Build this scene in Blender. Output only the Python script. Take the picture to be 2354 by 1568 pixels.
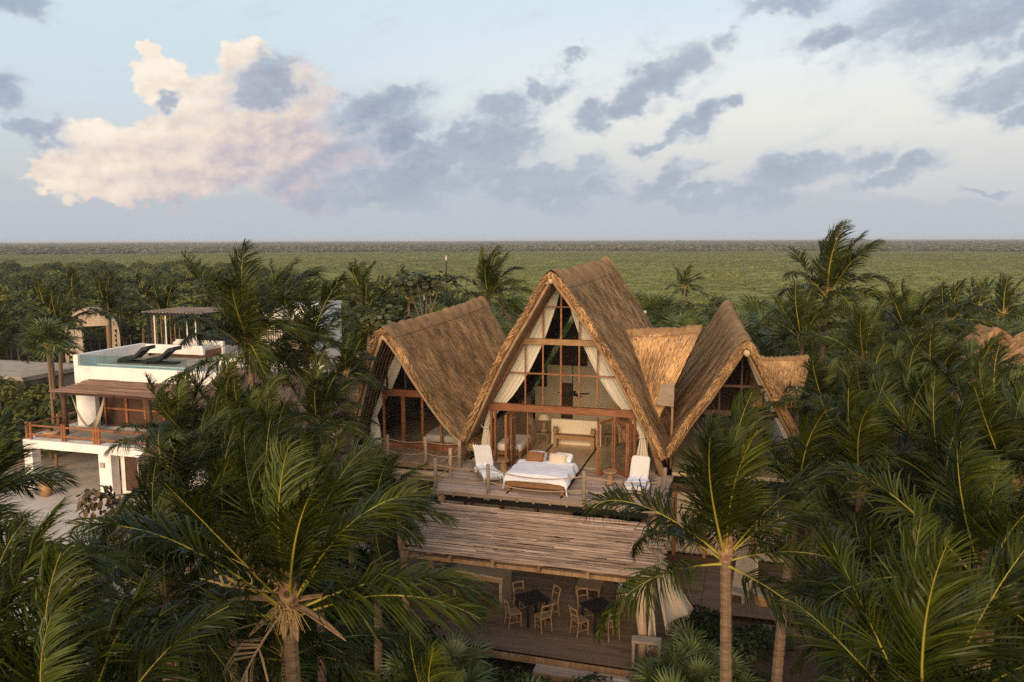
import bpy, math, random
import numpy as np
from mathutils import Vector, Matrix, Euler

sc = bpy.context.scene
for o in list(bpy.data.objects):
    bpy.data.objects.remove(o)
COL = sc.collection
PI = math.pi
R = math.radians

# ------------------------------------------------------------------ camera
cam_d = bpy.data.cameras.new('camera')
cam = bpy.data.objects.new('camera', cam_d)
COL.objects.link(cam)
cam_d.sensor_width = 36.0
cam_d.lens = 27.98
cam_d.clip_start = 0.2
cam_d.clip_end = 60000
cam.matrix_world = (Matrix.Translation((6.37, -29.93, 12.1)) @ Matrix.Rotation(R(16.4), 4, 'Z')
                    @ Matrix.Rotation(R(90 - 7.29), 4, 'X') @ Matrix.Rotation(R(-0.195), 4, 'Z'))
sc.camera = cam

# ------------------------------------------------------------------ colour management
sc.view_settings.view_transform = 'Standard'
try:
    sc.view_settings.look = 'None'
except Exception:
    pass
sc.view_settings.exposure = 0.0
sc.view_settings.gamma = 1.0
sc.view_settings.use_curve_mapping = False
sc.render.engine = 'CYCLES'
sc.cycles.use_denoising = False
sc.cycles.max_bounces = 6
sc.cycles.diffuse_bounces = 3
sc.cycles.glossy_bounces = 2
sc.cycles.transmission_bounces = 4
sc.cycles.transparent_max_bounces = 8
sc.cycles.volume_bounces = 0
sc.cycles.caustics_reflective = False
sc.cycles.caustics_refractive = False
sc.cycles.sample_clamp_indirect = 2.5
sc.cycles.sample_clamp_direct = 8.0

# ------------------------------------------------------------------ sun (low, veiled, behind the camera to the left)
SUN_EL = 17.0
sun_h = np.array([0.282, -0.959]) * math.cos(R(12)) + np.array([-0.959, -0.282]) * math.sin(R(12))
SUN = Vector((sun_h[0] * math.cos(R(SUN_EL)), sun_h[1] * math.cos(R(SUN_EL)), math.sin(R(SUN_EL))))
sun_d = bpy.data.lights.new('sun', 'SUN')
sun_d.energy = 4.6
sun_d.angle = R(34)
sun_d.color = (1.0, 0.72, 0.46)
sun = bpy.data.objects.new('sun', sun_d)
sun.rotation_euler = SUN.to_track_quat('Z', 'Y').to_euler()
sun.location = (0, -60, 40)
COL.objects.link(sun)


class NT:
    """thin wrapper round a node tree"""
    def __init__(self, tree):
        self.t = tree
    def n(self, typ, ins=None, **kw):
        nd = self.t.nodes.new(typ)
        for k, v in kw.items():
            setattr(nd, k, v)
        if ins:
            for k, v in ins.items():
                s = nd.inputs[k]
                if isinstance(v, bpy.types.NodeSocket):
                    self.t.links.new(v, s)
                else:
                    s.default_value = v
        return nd
    def math(self, op, a, b=None, c=None, clamp=False):
        ins = {0: a}
        if b is not None: ins[1] = b
        if c is not None: ins[2] = c
        return self.n('ShaderNodeMath', ins, operation=op, use_clamp=clamp).outputs[0]
    def mix(self, f, a, b, mode='MIX'):
        nd = self.n('ShaderNodeMix', data_type='RGBA', blend_type=mode)
        for i, v in ((0, f), (6, a), (7, b)):
            s = nd.inputs[i]
            if isinstance(v, bpy.types.NodeSocket): self.t.links.new(v, s)
            else: s.default_value = v if i == 0 else (tuple(v) + (1,))[:4]
        return nd.outputs[2]
    def ramp(self, f, stops, mode='LINEAR'):
        nd = self.n('ShaderNodeValToRGB', {0: f})
        cr = nd.color_ramp; cr.interpolation = mode
        while len(cr.elements) < len(stops): cr.elements.new(0.5)
        for e, (p, c) in zip(cr.elements, stops):
            e.position = p
            e.color = (c, c, c, 1) if not hasattr(c, '__len__') else (tuple(c) + (1,))[:4]
        return nd.outputs[0]
    def maprange(self, v, a, b, c=0.0, d=1.0, smooth=False):
        nd = self.n('ShaderNodeMapRange', {0: v, 1: a, 2: b, 3: c, 4: d}, clamp=True)
        if smooth: nd.interpolation_type = 'SMOOTHSTEP'
        return nd.outputs[0]
    def noise(self, vec, scale, detail=4, rough=0.55, dist=0.0, dim='3D'):
        nd = self.n('ShaderNodeTexNoise', {'Vector': vec, 'Scale': scale, 'Detail': detail, 'Roughness': rough, 'Distortion': dist}, noise_dimensions=dim)
        return nd
    def link(self, a, b):
        self.t.links.new(a, b)


# ------------------------------------------------------------------ world: dusk sky with clouds, laid out by compass direction
def srgb(r, g, b):
    f = lambda c: (c / 255) / 12.92 if c / 255 <= 0.04045 else ((c / 255 + 0.055) / 1.055) ** 2.4
    return (f(r), f(g), f(b))


world = bpy.data.worlds.new('World')
sc.world = world
world.use_nodes = True
wt = NT(world.node_tree)
world.node_tree.nodes.clear()
SKY_STRENGTH = 0.1
HAZE = 2.0e-4
tc = wt.n('ShaderNodeTexCoord')
dirv = tc.outputs['Generated']
fwd = (-math.sin(R(16.4)), math.cos(R(16.4)), 0)
rgt = (math.cos(R(16.4)), math.sin(R(16.4)), 0)
df = wt.n('ShaderNodeVectorMath', {0: dirv, 1: fwd}, operation='DOT_PRODUCT').outputs['Value']
dr = wt.n('ShaderNodeVectorMath', {0: dirv, 1: rgt}, operation='DOT_PRODUCT').outputs['Value']
dz = wt.n('ShaderNodeSeparateXYZ', {0: dirv}).outputs[2]
az = wt.math('MULTIPLY', wt.math('ARCTAN2', dr, df), 180 / PI)
el = wt.math('MULTIPLY', wt.math('ARCSINE', dz), 180 / PI)
nish = wt.n('ShaderNodeTexSky', sky_type='NISHITA')
nish.sun_disc = False
nish.sun_elevation = R(SUN_EL)
nish.sun_rotation = math.atan2(SUN.x, SUN.y)
nish.altitude = 0
nish.air_density = 1.0
nish.dust_density = 1.5
nish.ozone_density = 1.5
k = 1.0 / SKY_STRENGTH
sc_ = lambda c: tuple(x * k for x in srgb(*c))
elf = wt.maprange(el, 0, 40)
clear_r = wt.ramp(elf, [(0.0, srgb(186, 190, 200)), (0.055, srgb(196, 198, 205)), (0.12, srgb(212, 211, 210)), (0.20, srgb(233, 231, 224)),
                        (0.29, srgb(232, 235, 234)), (0.38, srgb(214, 229, 237)), (1.0, srgb(190, 212, 236))])
clear_l = wt.ramp(elf, [(0.0, srgb(178, 187, 198)), (0.055, srgb(190, 197, 203)), (0.12, srgb(198, 204, 206)), (0.22, srgb(205, 218, 224)),
                        (0.38, srgb(208, 226, 235)), (1.0, srgb(190, 212, 236))])
side = wt.maprange(az, -22, 14, smooth=True)
clear = wt.mix(side, clear_l, clear_r)
clear = wt.n('ShaderNodeVectorMath', {0: clear, 'Scale': k * 1.09}, operation='SCALE').outputs[0]
sky_col = wt.mix(0.10, clear, nish.outputs[0])

# warped azimuth / elevation coordinates of the clouds
pv = wt.n('ShaderNodeCombineXYZ', {0: az, 1: wt.math('MULTIPLY', el, 1.35), 2: 0.0}).outputs[0]
pv2 = wt.n('ShaderNodeCombineXYZ', {0: az, 1: el, 2: 0.0}).outputs[0]
warp = wt.noise(pv, 0.20, 4, 0.62)
wv = wt.n('ShaderNodeVectorMath', {0: warp.outputs['Color'], 1: (0.5, 0.5, 0.5)}, operation='SUBTRACT').outputs[0]
wv = wt.n('ShaderNodeVectorMath', {0: wv, 'Scale': 6.5}, operation='SCALE').outputs[0]
pw = wt.n('ShaderNodeVectorMath', {0: pv2, 1: wv}, operation='ADD').outputs[0]
a_ = wt.n('ShaderNodeVectorMath', {0: pv2, 1: (0.94 * 0.62, 0.34 * 0.62, 0)}, operation='DOT_PRODUCT').outputs['Value']
b_ = wt.n('ShaderNodeVectorMath', {0: pv2, 1: (-0.34 * 1.75, 0.94 * 1.75, 0)}, operation='DOT_PRODUCT').outputs['Value']
pn = wt.n('ShaderNodeCombineXYZ', {0: a_, 1: b_, 2: 0.0}).outputs[0]      # streaks climbing to the right
fb = wt.noise(pn, 0.24, 7, 0.58, 0.3).outputs[0]
fb2 = wt.noise(wt.n('ShaderNodeVectorMath', {0: pn, 1: (-0.6, 1.0, 0)}, operation='ADD').outputs[0], 0.24, 5, 0.58, 0.3).outputs[0]
fbf = wt.noise(pv, 1.3, 4, 0.62).outputs[0]


c20, s20 = math.cos(R(20)), math.sin(R(20))


def turned(src):
    a = wt.n('ShaderNodeVectorMath', {0: src, 1: (c20, s20, 0)}, operation='DOT_PRODUCT').outputs['Value']
    b = wt.n('ShaderNodeVectorMath', {0: src, 1: (-s20, c20, 0)}, operation='DOT_PRODUCT').outputs['Value']
    return wt.n('ShaderNodeCombineXYZ', {0: a, 1: b, 2: 0.0}).outputs[0]


pw20 = turned(pw)


def blob_field(blobs):
    acc = None
    for (a, e, ra, re, rot, w) in blobs:
        ra *= 0.55 + 0.45 * w; re *= 0.55 + 0.45 * w
        src = pw
        if rot >= 10:
            src = pw20
            a, e = a * c20 + e * s20, -a * s20 + e * c20
        v = wt.n('ShaderNodeVectorMath', {0: src, 1: (1 / ra, 1 / re, 0), 2: (-a / ra, -e / re, 0)}, operation='MULTIPLY_ADD').outputs[0]
        ln = wt.n('ShaderNodeVectorMath', {0: v}, operation='LENGTH').outputs['Value']
        acc = ln if acc is None else wt.math('MINIMUM', acc, ln)
    return wt.maprange(acc, 1.45, 0.25, 0.0, 1.0, smooth=True)


def px(x, y):        # degrees right of the house axis view and degrees up, from the cloud chart
    return ((x - 1177) / 1177 * 32.0, (548 - y) / 548 * 15.0)


def chart(rows):
    return [px(x, y) + (rx / 1177 * 32.0, ry / 548 * 15.0, rot, w) for (x, y, rx, ry, rot, w) in rows]


pink = chart([(340, 345, 290, 105, 0, 1), (800, 320, 190, 130, 0, 1), (760, 400, 260, 60, 0, 1), (355, 215, 85, 140, 12, 1), (330, 110, 45, 55, 0, .95), (525, 120, 80, 48, 8, 1), (470, 250, 220, 120, 0, 1),
              (140, 375, 120, 65, 10, .9), (640, 240, 140, 130, 0, 1), (700, 330, 190, 110, 0, 1), (250, 420, 230, 45, 0, .9)])
grey = chart([(575, 165, 130, 55, 15, 1.0), (850, 230, 170, 85, 0, 1), (880, 300, 90, 60, 10, .9), (905, 195, 110, 55, 20, .95), 
              (10, 245, 70, 60, 0, 1), (50, 30, 90, 50, 0, 1), (60, 310, 90, 40, 0, .7), (330, 215, 70, 30, 30, .35),
              (1160, 225, 110, 75, 25, 1), (1260, 165, 90, 40, 35, .8), (1130, 330, 170, 90, 10, 1), (1200, 395, 280, 70, 0, 1),
              (1390, 225, 70, 45, 30, 1), (1480, 190, 80, 42, 30, 1), (1605, 105, 95, 85, 0, 1.08), (1560, 160, 75, 55, 35, 1), (1690, 45, 45, 45, 20, .85), (1335, 95, 60, 25, 25, .7),
              (1650, 265, 110, 40, 18, 1), (1560, 305, 110, 32, 8, .9), (1730, 240, 50, 32, 20, .85),
              (1350, 375, 90, 55, 30, .95), (1320, 440, 180, 38, 0, .9), (1570, 405, 130, 38, 20, .9), (1650, 440, 150, 30, 5, .85),
              (1900, 400, 200, 55, 14, .95), (2020, 370, 110, 45, 20, .95), (2110, 405, 130, 32, 14, .9), (1790, 445, 120, 26, 0, .8), (2310, 435, 80, 16, 5, .8),
              (2210, 70, 260, 95, 0, 1.2), (2300, 20, 240, 100, 0, 1.2), (1960, 85, 75, 40, 40, .9), (1850, 10, 140, 40, 0, .85), (2330, 195, 130, 60, 15, 1.1), (2350, 270, 70, 38, 0, .9),
              (880, 445, 260, 34, 0, .75), (1000, 330, 200, 75, 10, .9), (950, 410, 240, 55, 8, .9)])
lowh = chart([(560, 470, 900, 60, 0, .75), (1250, 480, 700, 55, 0, .8), (2000, 490, 500, 45, 0, .7)])
out_band = wt.maprange(wt.math('ABSOLUTE', az), 34, 50, 0, 0.50, smooth=True)      # the same broken cloud all round the horizon
out_high = wt.maprange(el, 19, 30, 0, 0.40, smooth=True)
fp = blob_field(pink)
fg = blob_field(grey)
fg = wt.math('MAXIMUM', fg, wt.math('MAXIMUM', out_band, out_high))
fl = blob_field(lowh)


def dens(field, noise_v, amp, lo, hi):
    d = wt.math('ADD', field, wt.math('MULTIPLY', wt.math('SUBTRACT', noise_v, 0.5), amp))
    return wt.maprange(d, lo, hi, smooth=True), d


mixn = wt.math('ADD', wt.math('MULTIPLY', fb, 0.76), wt.math('MULTIPLY', fbf, 0.24))
vw = wt.n('ShaderNodeVectorMath', {0: pv, 1: wt.n('ShaderNodeVectorMath', {0: wv, 'Scale': 0.35}, operation='SCALE').outputs[0]}, operation='ADD').outputs[0]
def puff(off):
    v = wt.n('ShaderNodeTexVoronoi', {'Vector': wt.n('ShaderNodeVectorMath', {0: vw, 1: off}, operation='ADD').outputs[0], 'Scale': 0.36, 'Detail': 3.0, 'Roughness': 0.55, 'Smoothness': 0.6},
             voronoi_dimensions='2D', feature='SMOOTH_F1', normalize=True)
    return wt.math('SUBTRACT', 1.0, v.outputs['Distance'])
pf0, pf1 = puff((0, 0, 0)), puff((0.55, -0.75, 0))
dpr = wt.math('ADD', wt.math('ADD', fp, wt.math('MULTIPLY', wt.math('SUBTRACT', pf0, 0.70), 0.75)), wt.math('MULTIPLY', wt.math('SUBTRACT', mixn, 0.5), 0.75))
soft = wt.maprange(wt.math('SUBTRACT', wt.math('MULTIPLY', az, 1.0), wt.math('MULTIPLY', el, 1.2)), -44, -22, 0.12, 0.44, smooth=True)
dp = wt.n('ShaderNodeMapRange', {0: dpr, 1: 0.34, 2: wt.math('ADD', soft, 0.34), 3: 0.0, 4: 1.0}, clamp=True, interpolation_type='SMOOTHSTEP').outputs[0]
dg, dgr = dens(fg, mixn, 2.3, 0.0, 0.84)
dl, _ = dens(fl, fb, 0.9, 0.1, 0.9)
# colours of the clouds: sunlit cream crests fading to lilac bellies, slate-blue ragged clouds in front
relief = wt.math('MULTIPLY', wt.math('SUBTRACT', fb, fb2), 1.7)
lit = wt.math('ADD', wt.maprange(wt.math('SUBTRACT', wt.math('MULTIPLY', el, 1.0), wt.math('MULTIPLY', az, 0.62)), 12.5, 25.0, 0.05, 0.95), wt.math('ADD', wt.math('MULTIPLY', relief, 0.4), wt.math('MULTIPLY', wt.math('SUBTRACT', pf0, pf1), 1.1)), clamp=True)
pink_c = wt.ramp(lit, [(0.0, srgb(176, 180, 195)), (0.20, srgb(200, 191, 197)), (0.5, srgb(232, 215, 205)), (0.78, srgb(248, 231, 213)), (1.0, srgb(255, 243, 227))])
gsh = wt.math('ADD', wt.maprange(dgr, 0.5, 1.35), wt.math('MULTIPLY', relief, -0.45), clamp=True)
grey_c = wt.ramp(gsh, [(0.0, srgb(200, 208, 218)), (0.45, srgb(163, 177, 196)), (1.0, srgb(132, 147, 174))])
low_fade = wt.maprange(el, 1.0, 7.0)
grey_c = wt.mix(low_fade, srgb(180, 187, 201), grey_c)
sc3 = lambda c: wt.n('ShaderNodeVectorMath', {0: c, 'Scale': k}, operation='SCALE').outputs[0]
low_c = sc3(wt.mix(0.0, srgb(190, 196, 204), srgb(190, 196, 204)))
col = wt.mix(wt.math('MULTIPLY', dl, 0.7), sky_col, low_c)
col = wt.mix(wt.math('MULTIPLY', dp, 0.97), col, sc3(pink_c))
col = wt.mix(wt.math('MULTIPLY', dg, 0.80), col, sc3(grey_c))
hz = wt.maprange(el, 0.0, 3.0, 0.8, 0.0, smooth=True)
col = wt.mix(hz, col, sc_((188, 195, 202)))
bg = wt.n('ShaderNodeBackground', {'Color': col, 'Strength': SKY_STRENGTH})
wo = wt.n('ShaderNodeOutputWorld', {'Surface': bg.outputs[0]})
world.cycles.sampling_method = 'MANUAL'
world.cycles.sample_map_resolution = 512

# ================================================================== helpers
rng = np.random.default_rng(7)
random.seed(7)


class MB:
    """collects shapes into one mesh; t is a per-vertex tint, m a material slot"""
    def __init__(self):
        self.v = []; self.f = []; self.m = []; self.t = []
    def add(self, vs, fs, mi=0, tint=0.5):
        b = len(self.v)
        self.v.extend([tuple(p) for p in vs])
        self.f.extend([tuple(i + b for i in f) for f in fs])
        self.m.extend([mi] * len(fs))
        self.t.extend(list(tint) if hasattr(tint, '__len__') else [tint] * len(vs))
        return self
    def box(self, c, s, rot=None, mi=0, tint=0.5):
        hx, hy, hz = s[0] / 2, s[1] / 2, s[2] / 2
        vs = [Vector((x, y, z)) for x in (-hx, hx) for y in (-hy, hy) for z in (-hz, hz)]
        if rot is not None:
            m = rot if isinstance(rot, Matrix) else Euler(rot).to_matrix()
            vs = [m @ v for v in vs]
        c = Vector(c)
        return self.add([v + c for v in vs], [(0, 1, 3, 2), (4, 6, 7, 5), (0, 4, 5, 1), (2, 3, 7, 6), (0, 2, 6, 4), (1, 5, 7, 3)], mi, tint)
    def bar(self, a, b, w, h, mi=0, tint=0.5):
        """a rectangular bar from a to b"""
        a, b = Vector(a), Vector(b); d = b - a; L = d.length
        q = d.to_track_quat('X', 'Z').to_matrix()
        return self.box((a + b) / 2, (L, w, h), q, mi, tint)
    def tube(self, pts, rad, n=8, mi=0, tint=0.5, cap=True):
        pts = [Vector(p) for p in pts]; k = len(pts)
        if not hasattr(rad, '__len__'): rad = [rad] * k
        vs = []; prev = None
        for i, p in enumerate(pts):
            d = (pts[min(i + 1, k - 1)] - pts[max(i - 1, 0)]).normalized()
            if prev is None:
                a = d.orthogonal().normalized()
            else:
                a = (prev - d * prev.dot(d))
                a = a.normalized() if a.length > 1e-6 else d.orthogonal().normalized()
            prev = a; b = d.cross(a)
            for j in range(n):
                t = 2 * PI * j / n
                vs.append(p + (a * math.cos(t) + b * math.sin(t)) * rad[i])
        fs = [(i * n + j, i * n + (j + 1) % n, (i + 1) * n + (j + 1) % n, (i + 1) * n + j) for i in range(k - 1) for j in range(n)]
        if cap:
            fs.append(tuple(reversed(range(n)))); fs.append(tuple((k - 1) * n + j for j in range(n)))
        return self.add(vs, fs, mi, tint)
    def lathe(self, c, prof, n=14, mi=0, tint=0.5):
        c = Vector(c); vs = []
        for r, z in prof:
            for j in range(n):
                t = 2 * PI * j / n
                vs.append(c + Vector((r * math.cos(t), r * math.sin(t), z)))
        k = len(prof)
        fs = [(i * n + j, i * n + (j + 1) % n, (i + 1) * n + (j + 1) % n, (i + 1) * n + j) for i in range(k - 1) for j in range(n)]
        fs.append(tuple(reversed(range(n)))); fs.append(tuple((k - 1) * n + j for j in range(n)))
        return self.add(vs, fs, mi, tint)
    def grid(self, P, mi=0, tint=0.5, closed=False):
        nu, nv = len(P), len(P[0])
        vs = [p for row in P for p in row]
        fs = [(i * nv + j, (i + 1) * nv + j, (i + 1) * nv + j + 1, i * nv + j + 1) for i in range(nu - 1) for j in range(nv - 1)]
        return self.add(vs, fs, mi, tint)
    def slab(self, poly, thick, mi=0, tint=0.5):
        """extrude a planar polygon (list of 3D points) by thick (Vector)"""
        n = len(poly); t = Vector(thick)
        vs = [Vector(p) for p in poly] + [Vector(p) + t for p in poly]
        fs = [tuple(reversed(range(n))), tuple(range(n, 2 * n))] + [(i, (i + 1) % n, n + (i + 1) % n, n + i) for i in range(n)]
        return self.add(vs, fs, mi, tint)
    def mesh(self, name, mats, smooth=False):
        me = bpy.data.meshes.new(name)
        me.from_pydata(self.v, [], self.f)
        mats = mats if isinstance(mats, (list, tuple)) else [mats]
        for m in mats: me.materials.append(m)
        if len(mats) > 1: me.polygons.foreach_set('material_index', self.m)
        at = me.attributes.new('tint', 'FLOAT', 'POINT')
        at.data.foreach_set('value', np.array(self.t, dtype=np.float32))
        if smooth: me.polygons.foreach_set('use_smooth', [True] * len(self.f))
        me.update()
        return me
    def build(self, name, mats, parent=None, loc=None, smooth=False, rz=0.0):
        return link(name, self.mesh(name, mats, smooth), parent, loc, rz)


def link(name, me, parent=None, loc=None, rz=0.0):
    o = bpy.data.objects.new(name, me)
    COL.objects.link(o)
    if parent is not None: o.parent = parent
    if loc is not None: o.location = loc
    if rz: o.rotation_euler = (0, 0, rz)
    return o


def tag(o, label=None, cat=None, group=None, kind=None):
    if label: o['label'] = label
    if cat: o['category'] = cat
    if group: o['group'] = group
    if kind: o['kind'] = kind
    return o


def thing(name, label, cat, loc=(0, 0, 0), rz=0.0, group=None):
    o = bpy.data.objects.new(name, None)
    COL.objects.link(o)
    o.empty_display_size = 0.3
    o.location = loc
    o.rotation_euler = (0, 0, rz)
    return tag(o, label, cat, group)


def copy_thing(src, loc, rz=None, label=None):
    r = src.copy(); COL.objects.link(r); r.location = loc
    if rz is not None: r.rotation_euler = (0, 0, rz)
    if label: r['label'] = label
    for ch in list(src.children):
        c = ch.copy(); COL.objects.link(c); c.parent = r
        for g in list(ch.children):
            d = g.copy(); COL.objects.link(d); d.parent = c
    return r


def np_mesh(name, V, F4, mats, tint=None, midx=None, F3=None, smooth=False):
    """mesh from numpy quads (F4) and triangles (F3)"""
    me = bpy.data.meshes.new(name)
    n4 = 0 if F4 is None else len(F4); n3 = 0 if F3 is None else len(F3)
    me.vertices.add(len(V)); me.vertices.foreach_set('co', np.asarray(V, dtype=np.float32).ravel())
    loops = []
    if n4: loops.append(np.asarray(F4, dtype=np.int32).ravel())
    if n3: loops.append(np.asarray(F3, dtype=np.int32).ravel())
    lv = np.concatenate(loops)
    me.loops.add(len(lv)); me.loops.foreach_set('vertex_index', lv)
    me.polygons.add(n4 + n3)
    st = np.concatenate([np.arange(n4) * 4, n4 * 4 + np.arange(n3) * 3]).astype(np.int32)
    me.polygons.foreach_set('loop_start', st)
    for m in (mats if isinstance(mats, (list, tuple)) else [mats]): me.materials.append(m)
    if midx is not None: me.polygons.foreach_set('material_index', np.asarray(midx, dtype=np.int32))
    if tint is not None:
        at = me.attributes.new('tint', 'FLOAT', 'POINT')
        at.data.foreach_set('value', np.asarray(tint, dtype=np.float32))
    if smooth: me.polygons.foreach_set('use_smooth', np.ones(n4 + n3, dtype=bool))
    me.update(calc_edges=True)
    me.validate()
    return me


def stick_mesh(r, m, n=6, sides=6):
    """a crooked stick of unit length along x and unit radius, rings square to x so that it can be stretched"""
    mb = MB(); vs = []; cy = cz = 0.0
    for i in range(n):
        cy += r.uniform(-.35, .35); cz += r.uniform(-.25, .25); rd = r.uniform(0.75, 1.1)
        for j in range(sides):
            t = 2 * PI * j / sides
            vs.append((-0.5 + i / (n - 1), cy + rd * math.cos(t), cz + rd * math.sin(t)))
    fs = [(i * sides + j, i * sides + (j + 1) % sides, (i + 1) * sides + (j + 1) % sides, (i + 1) * sides + j) for i in range(n - 1) for j in range(sides)]
    fs += [tuple(reversed(range(sides))), tuple((n - 1) * sides + j for j in range(sides))]
    return mb.add(vs, fs).mesh('stick', m)


def fnoise(x, y, z=0.0, s=1.0):
    """cheap smooth pseudo noise in about [-1, 1]"""
    x, y, z = x * s, y * s, z * s
    return (np.sin(1.7 * x + 2.3 * y + 0.7 * z + 1.3) + np.sin(-2.9 * x + 1.1 * y + 1.9 * z + 4.1) + np.sin(0.9 * x - 3.7 * y + 2.7 * z + 2.2)
            + np.sin(4.3 * x + 3.1 * y - 2.1 * z) * 0.6) / 3.0


# ================================================================== materials
def mat(name, c1, c2=None, scale=4.0, stretch=(1, 1, 1), rough=0.75, bump=0.15, bscale=None, tint=0.0, objvar=0.0, spec=0.3,
        transl=0.0, detail=5, dirt=None, tintc=None, dist=0.0):
    """noise between two colours (world space), optional per-vertex tint, per-object variation, translucency, dirt patches"""
    m = bpy.data.materials.new(name); m.use_nodes = True
    t = NT(m.node_tree); m.node_tree.nodes.clear()
    c2 = c2 or c1
    pos = t.n('ShaderNodeNewGeometry').outputs['Position']
    mp = t.n('ShaderNodeMapping', {'Vector': pos, 'Scale': stretch}).outputs[0]
    nz = t.noise(mp, scale, detail, 0.6, dist).outputs[0]
    f = t.maprange(nz, 0.3, 0.7)
    colr = t.mix(f, c1, c2)
    if tint:
        a = t.n('ShaderNodeAttribute', attribute_name='tint').outputs['Fac']
        if tintc:
            colr = t.mix(t.math('MULTIPLY', a, tint), colr, tintc)
        else:
            v = t.maprange(a, 0, 1, 1 - tint, 1 + tint)
            colr = t.n('ShaderNodeVectorMath', {0: colr, 'Scale': v}, operation='SCALE').outputs[0]
    if dirt:
        dn = t.noise(pos, dirt[1], 3, 0.6).outputs[0]
        colr = t.mix(t.math('MULTIPLY', t.maprange(dn, dirt[2], dirt[2] + 0.18), dirt[3]), colr, dirt[0])
    if objvar:
        oi = t.n('ShaderNodeObjectInfo').outputs['Random']
        v = t.maprange(oi, 0, 1, 1 - objvar, 1 + objvar)
        colr = t.n('ShaderNodeVectorMath', {0: colr, 'Scale': v}, operation='SCALE').outputs[0]
    ins = {'Base Color': colr, 'Roughness': rough, 'Specular IOR Level': spec}
    p = t.n('ShaderNodeBsdfPrincipled', ins)
    if bump:
        bn = t.noise(mp, bscale or scale * 3, 4, 0.6).outputs[0]
        b = t.n('ShaderNodeBump', {'Height': bn, 'Strength': bump, 'Distance': 0.02})
        t.link(b.outputs[0], p.inputs['Normal'])
    sh = p.outputs[0]
    if transl:
        tr = t.n('ShaderNodeBsdfTranslucent', {'Color': colr})
        sh = t.n('ShaderNodeMixShader', {0: transl, 1: sh, 2: tr.outputs[0]}).outputs[0]
    t.n('ShaderNodeOutputMaterial', {'Surface': sh})
    return m


def glass_mat(name, tintc=(0.93, 0.935, 0.93), refl=1.0):
    m = bpy.data.materials.new(name); m.use_nodes = True
    t = NT(m.node_tree); m.node_tree.nodes.clear()
    tr = t.n('ShaderNodeBsdfTransparent', {'Color': tintc + (1,)})
    gl = t.n('ShaderNodeBsdfGlossy', {'Color': (1, 1, 1, 1), 'Roughness': 0.03})
    fr = t.n('ShaderNodeFresnel', {'IOR': 1.5}).outputs[0]
    front = t.math('SUBTRACT', 1.0, t.n('ShaderNodeNewGeometry').outputs['Backfacing'])
    fr = t.math('MULTIPLY', fr, front)
    sh = t.n('ShaderNodeMixShader', {0: t.math('MULTIPLY', fr, refl), 1: tr.outputs[0], 2: gl.outputs[0]})
    t.n('ShaderNodeOutputMaterial', {'Surface': sh.outputs[0]})
    return m


M = {}
M['thatch'] = mat('thatch', (0.205, 0.113, 0.050), (0.37, 0.215, 0.098), 2.2, (1, 1, 0.6), 0.9, 0.6, 14, tint=0.5, spec=0.1, dirt=((0.10, 0.062, 0.040), 0.85, 0.5, 0.5))
M['straw'] = mat('straw', (0.315, 0.178, 0.078), (0.56, 0.335, 0.150), 1.1, (1, 1, 1), 0.85, 0, tint=0.75, spec=0.15, dirt=((0.14, 0.085, 0.055), 0.9, 0.5, 0.5))
M['thatch_grey'] = mat('grey_thatch', (0.10, 0.068, 0.05), (0.19, 0.13, 0.095), 3, (1, 1, 1), 0.9, 0.6, 14, tint=0.5, spec=0.1)
M['pole'] = mat('pole_wood', (0.20, 0.115, 0.055), (0.36, 0.22, 0.11), 3, (3, 3, 0.5), 0.75, 0.3, tint=0.2, objvar=0.18)
M['paleplank'] = mat('pale_post_wood', (0.36, 0.24, 0.14), (0.50, 0.36, 0.22), 3, (4, 4, 0.6), 0.75, 0.2, objvar=0.15)
M['redwood'] = mat('oiled_red_wood', (0.165, 0.058, 0.020), (0.33, 0.125, 0.042), 3.5, (0.6, 3, 2.5), 0.5, 0.2, objvar=0.15, spec=0.4)
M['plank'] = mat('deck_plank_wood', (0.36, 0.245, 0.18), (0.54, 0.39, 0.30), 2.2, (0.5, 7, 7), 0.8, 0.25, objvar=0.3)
M['plankdark'] = mat('shade_painted_deck_wood', (0.11, 0.066, 0.04), (0.19, 0.118, 0.074), 2.2, (0.5, 7, 7), 0.8, 0.25, objvar=0.22)  # dark copy of the deck wood, terrace shade put into its colour
M['planky'] = mat('side_deck_wood', (0.33, 0.205, 0.115), (0.47, 0.31, 0.185), 2.2, (7, 0.5, 7), 0.8, 0.25, objvar=0.2)
M['furn'] = mat('carved_wood', (0.24, 0.13, 0.055), (0.40, 0.24, 0.11), 6, (1, 1, 2), 0.65, 0.25, objvar=0.1)
M['teak'] = mat('teak_wood', (0.19, 0.09, 0.036), (0.30, 0.15, 0.062), 4, (1, 4, 4), 0.55, 0.2)
M['greywood'] = mat('weathered_wood', (0.20, 0.15, 0.105), (0.31, 0.24, 0.17), 4, (1, 3, 3), 0.8, 0.25, objvar=0.12)
M['chairwood'] = mat('chair_wood', (0.19, 0.118, 0.06), (0.28, 0.18, 0.095), 6, (2, 2, 2), 0.7, 0.15)
M['stick'] = mat('stick_roof_wood', (0.20, 0.13, 0.088), (0.46, 0.32, 0.225), 1.6, (0.8, 6, 6), 0.85, 0.35, objvar=0.5)
M['stickdark'] = mat('brown_stick_wood', (0.15, 0.085, 0.058), (0.25, 0.152, 0.105), 1.6, (0.8, 6, 6), 0.85, 0.35, objvar=0.30)
M['rope'] = mat('rope', (0.34, 0.22, 0.11), (0.46, 0.31, 0.17), 30, rough=0.9, bump=0.4)
M['black'] = mat('black_paint', (0.010, 0.009, 0.009), (0.016, 0.014, 0.013), 6, rough=0.6, bump=0.05)
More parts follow.
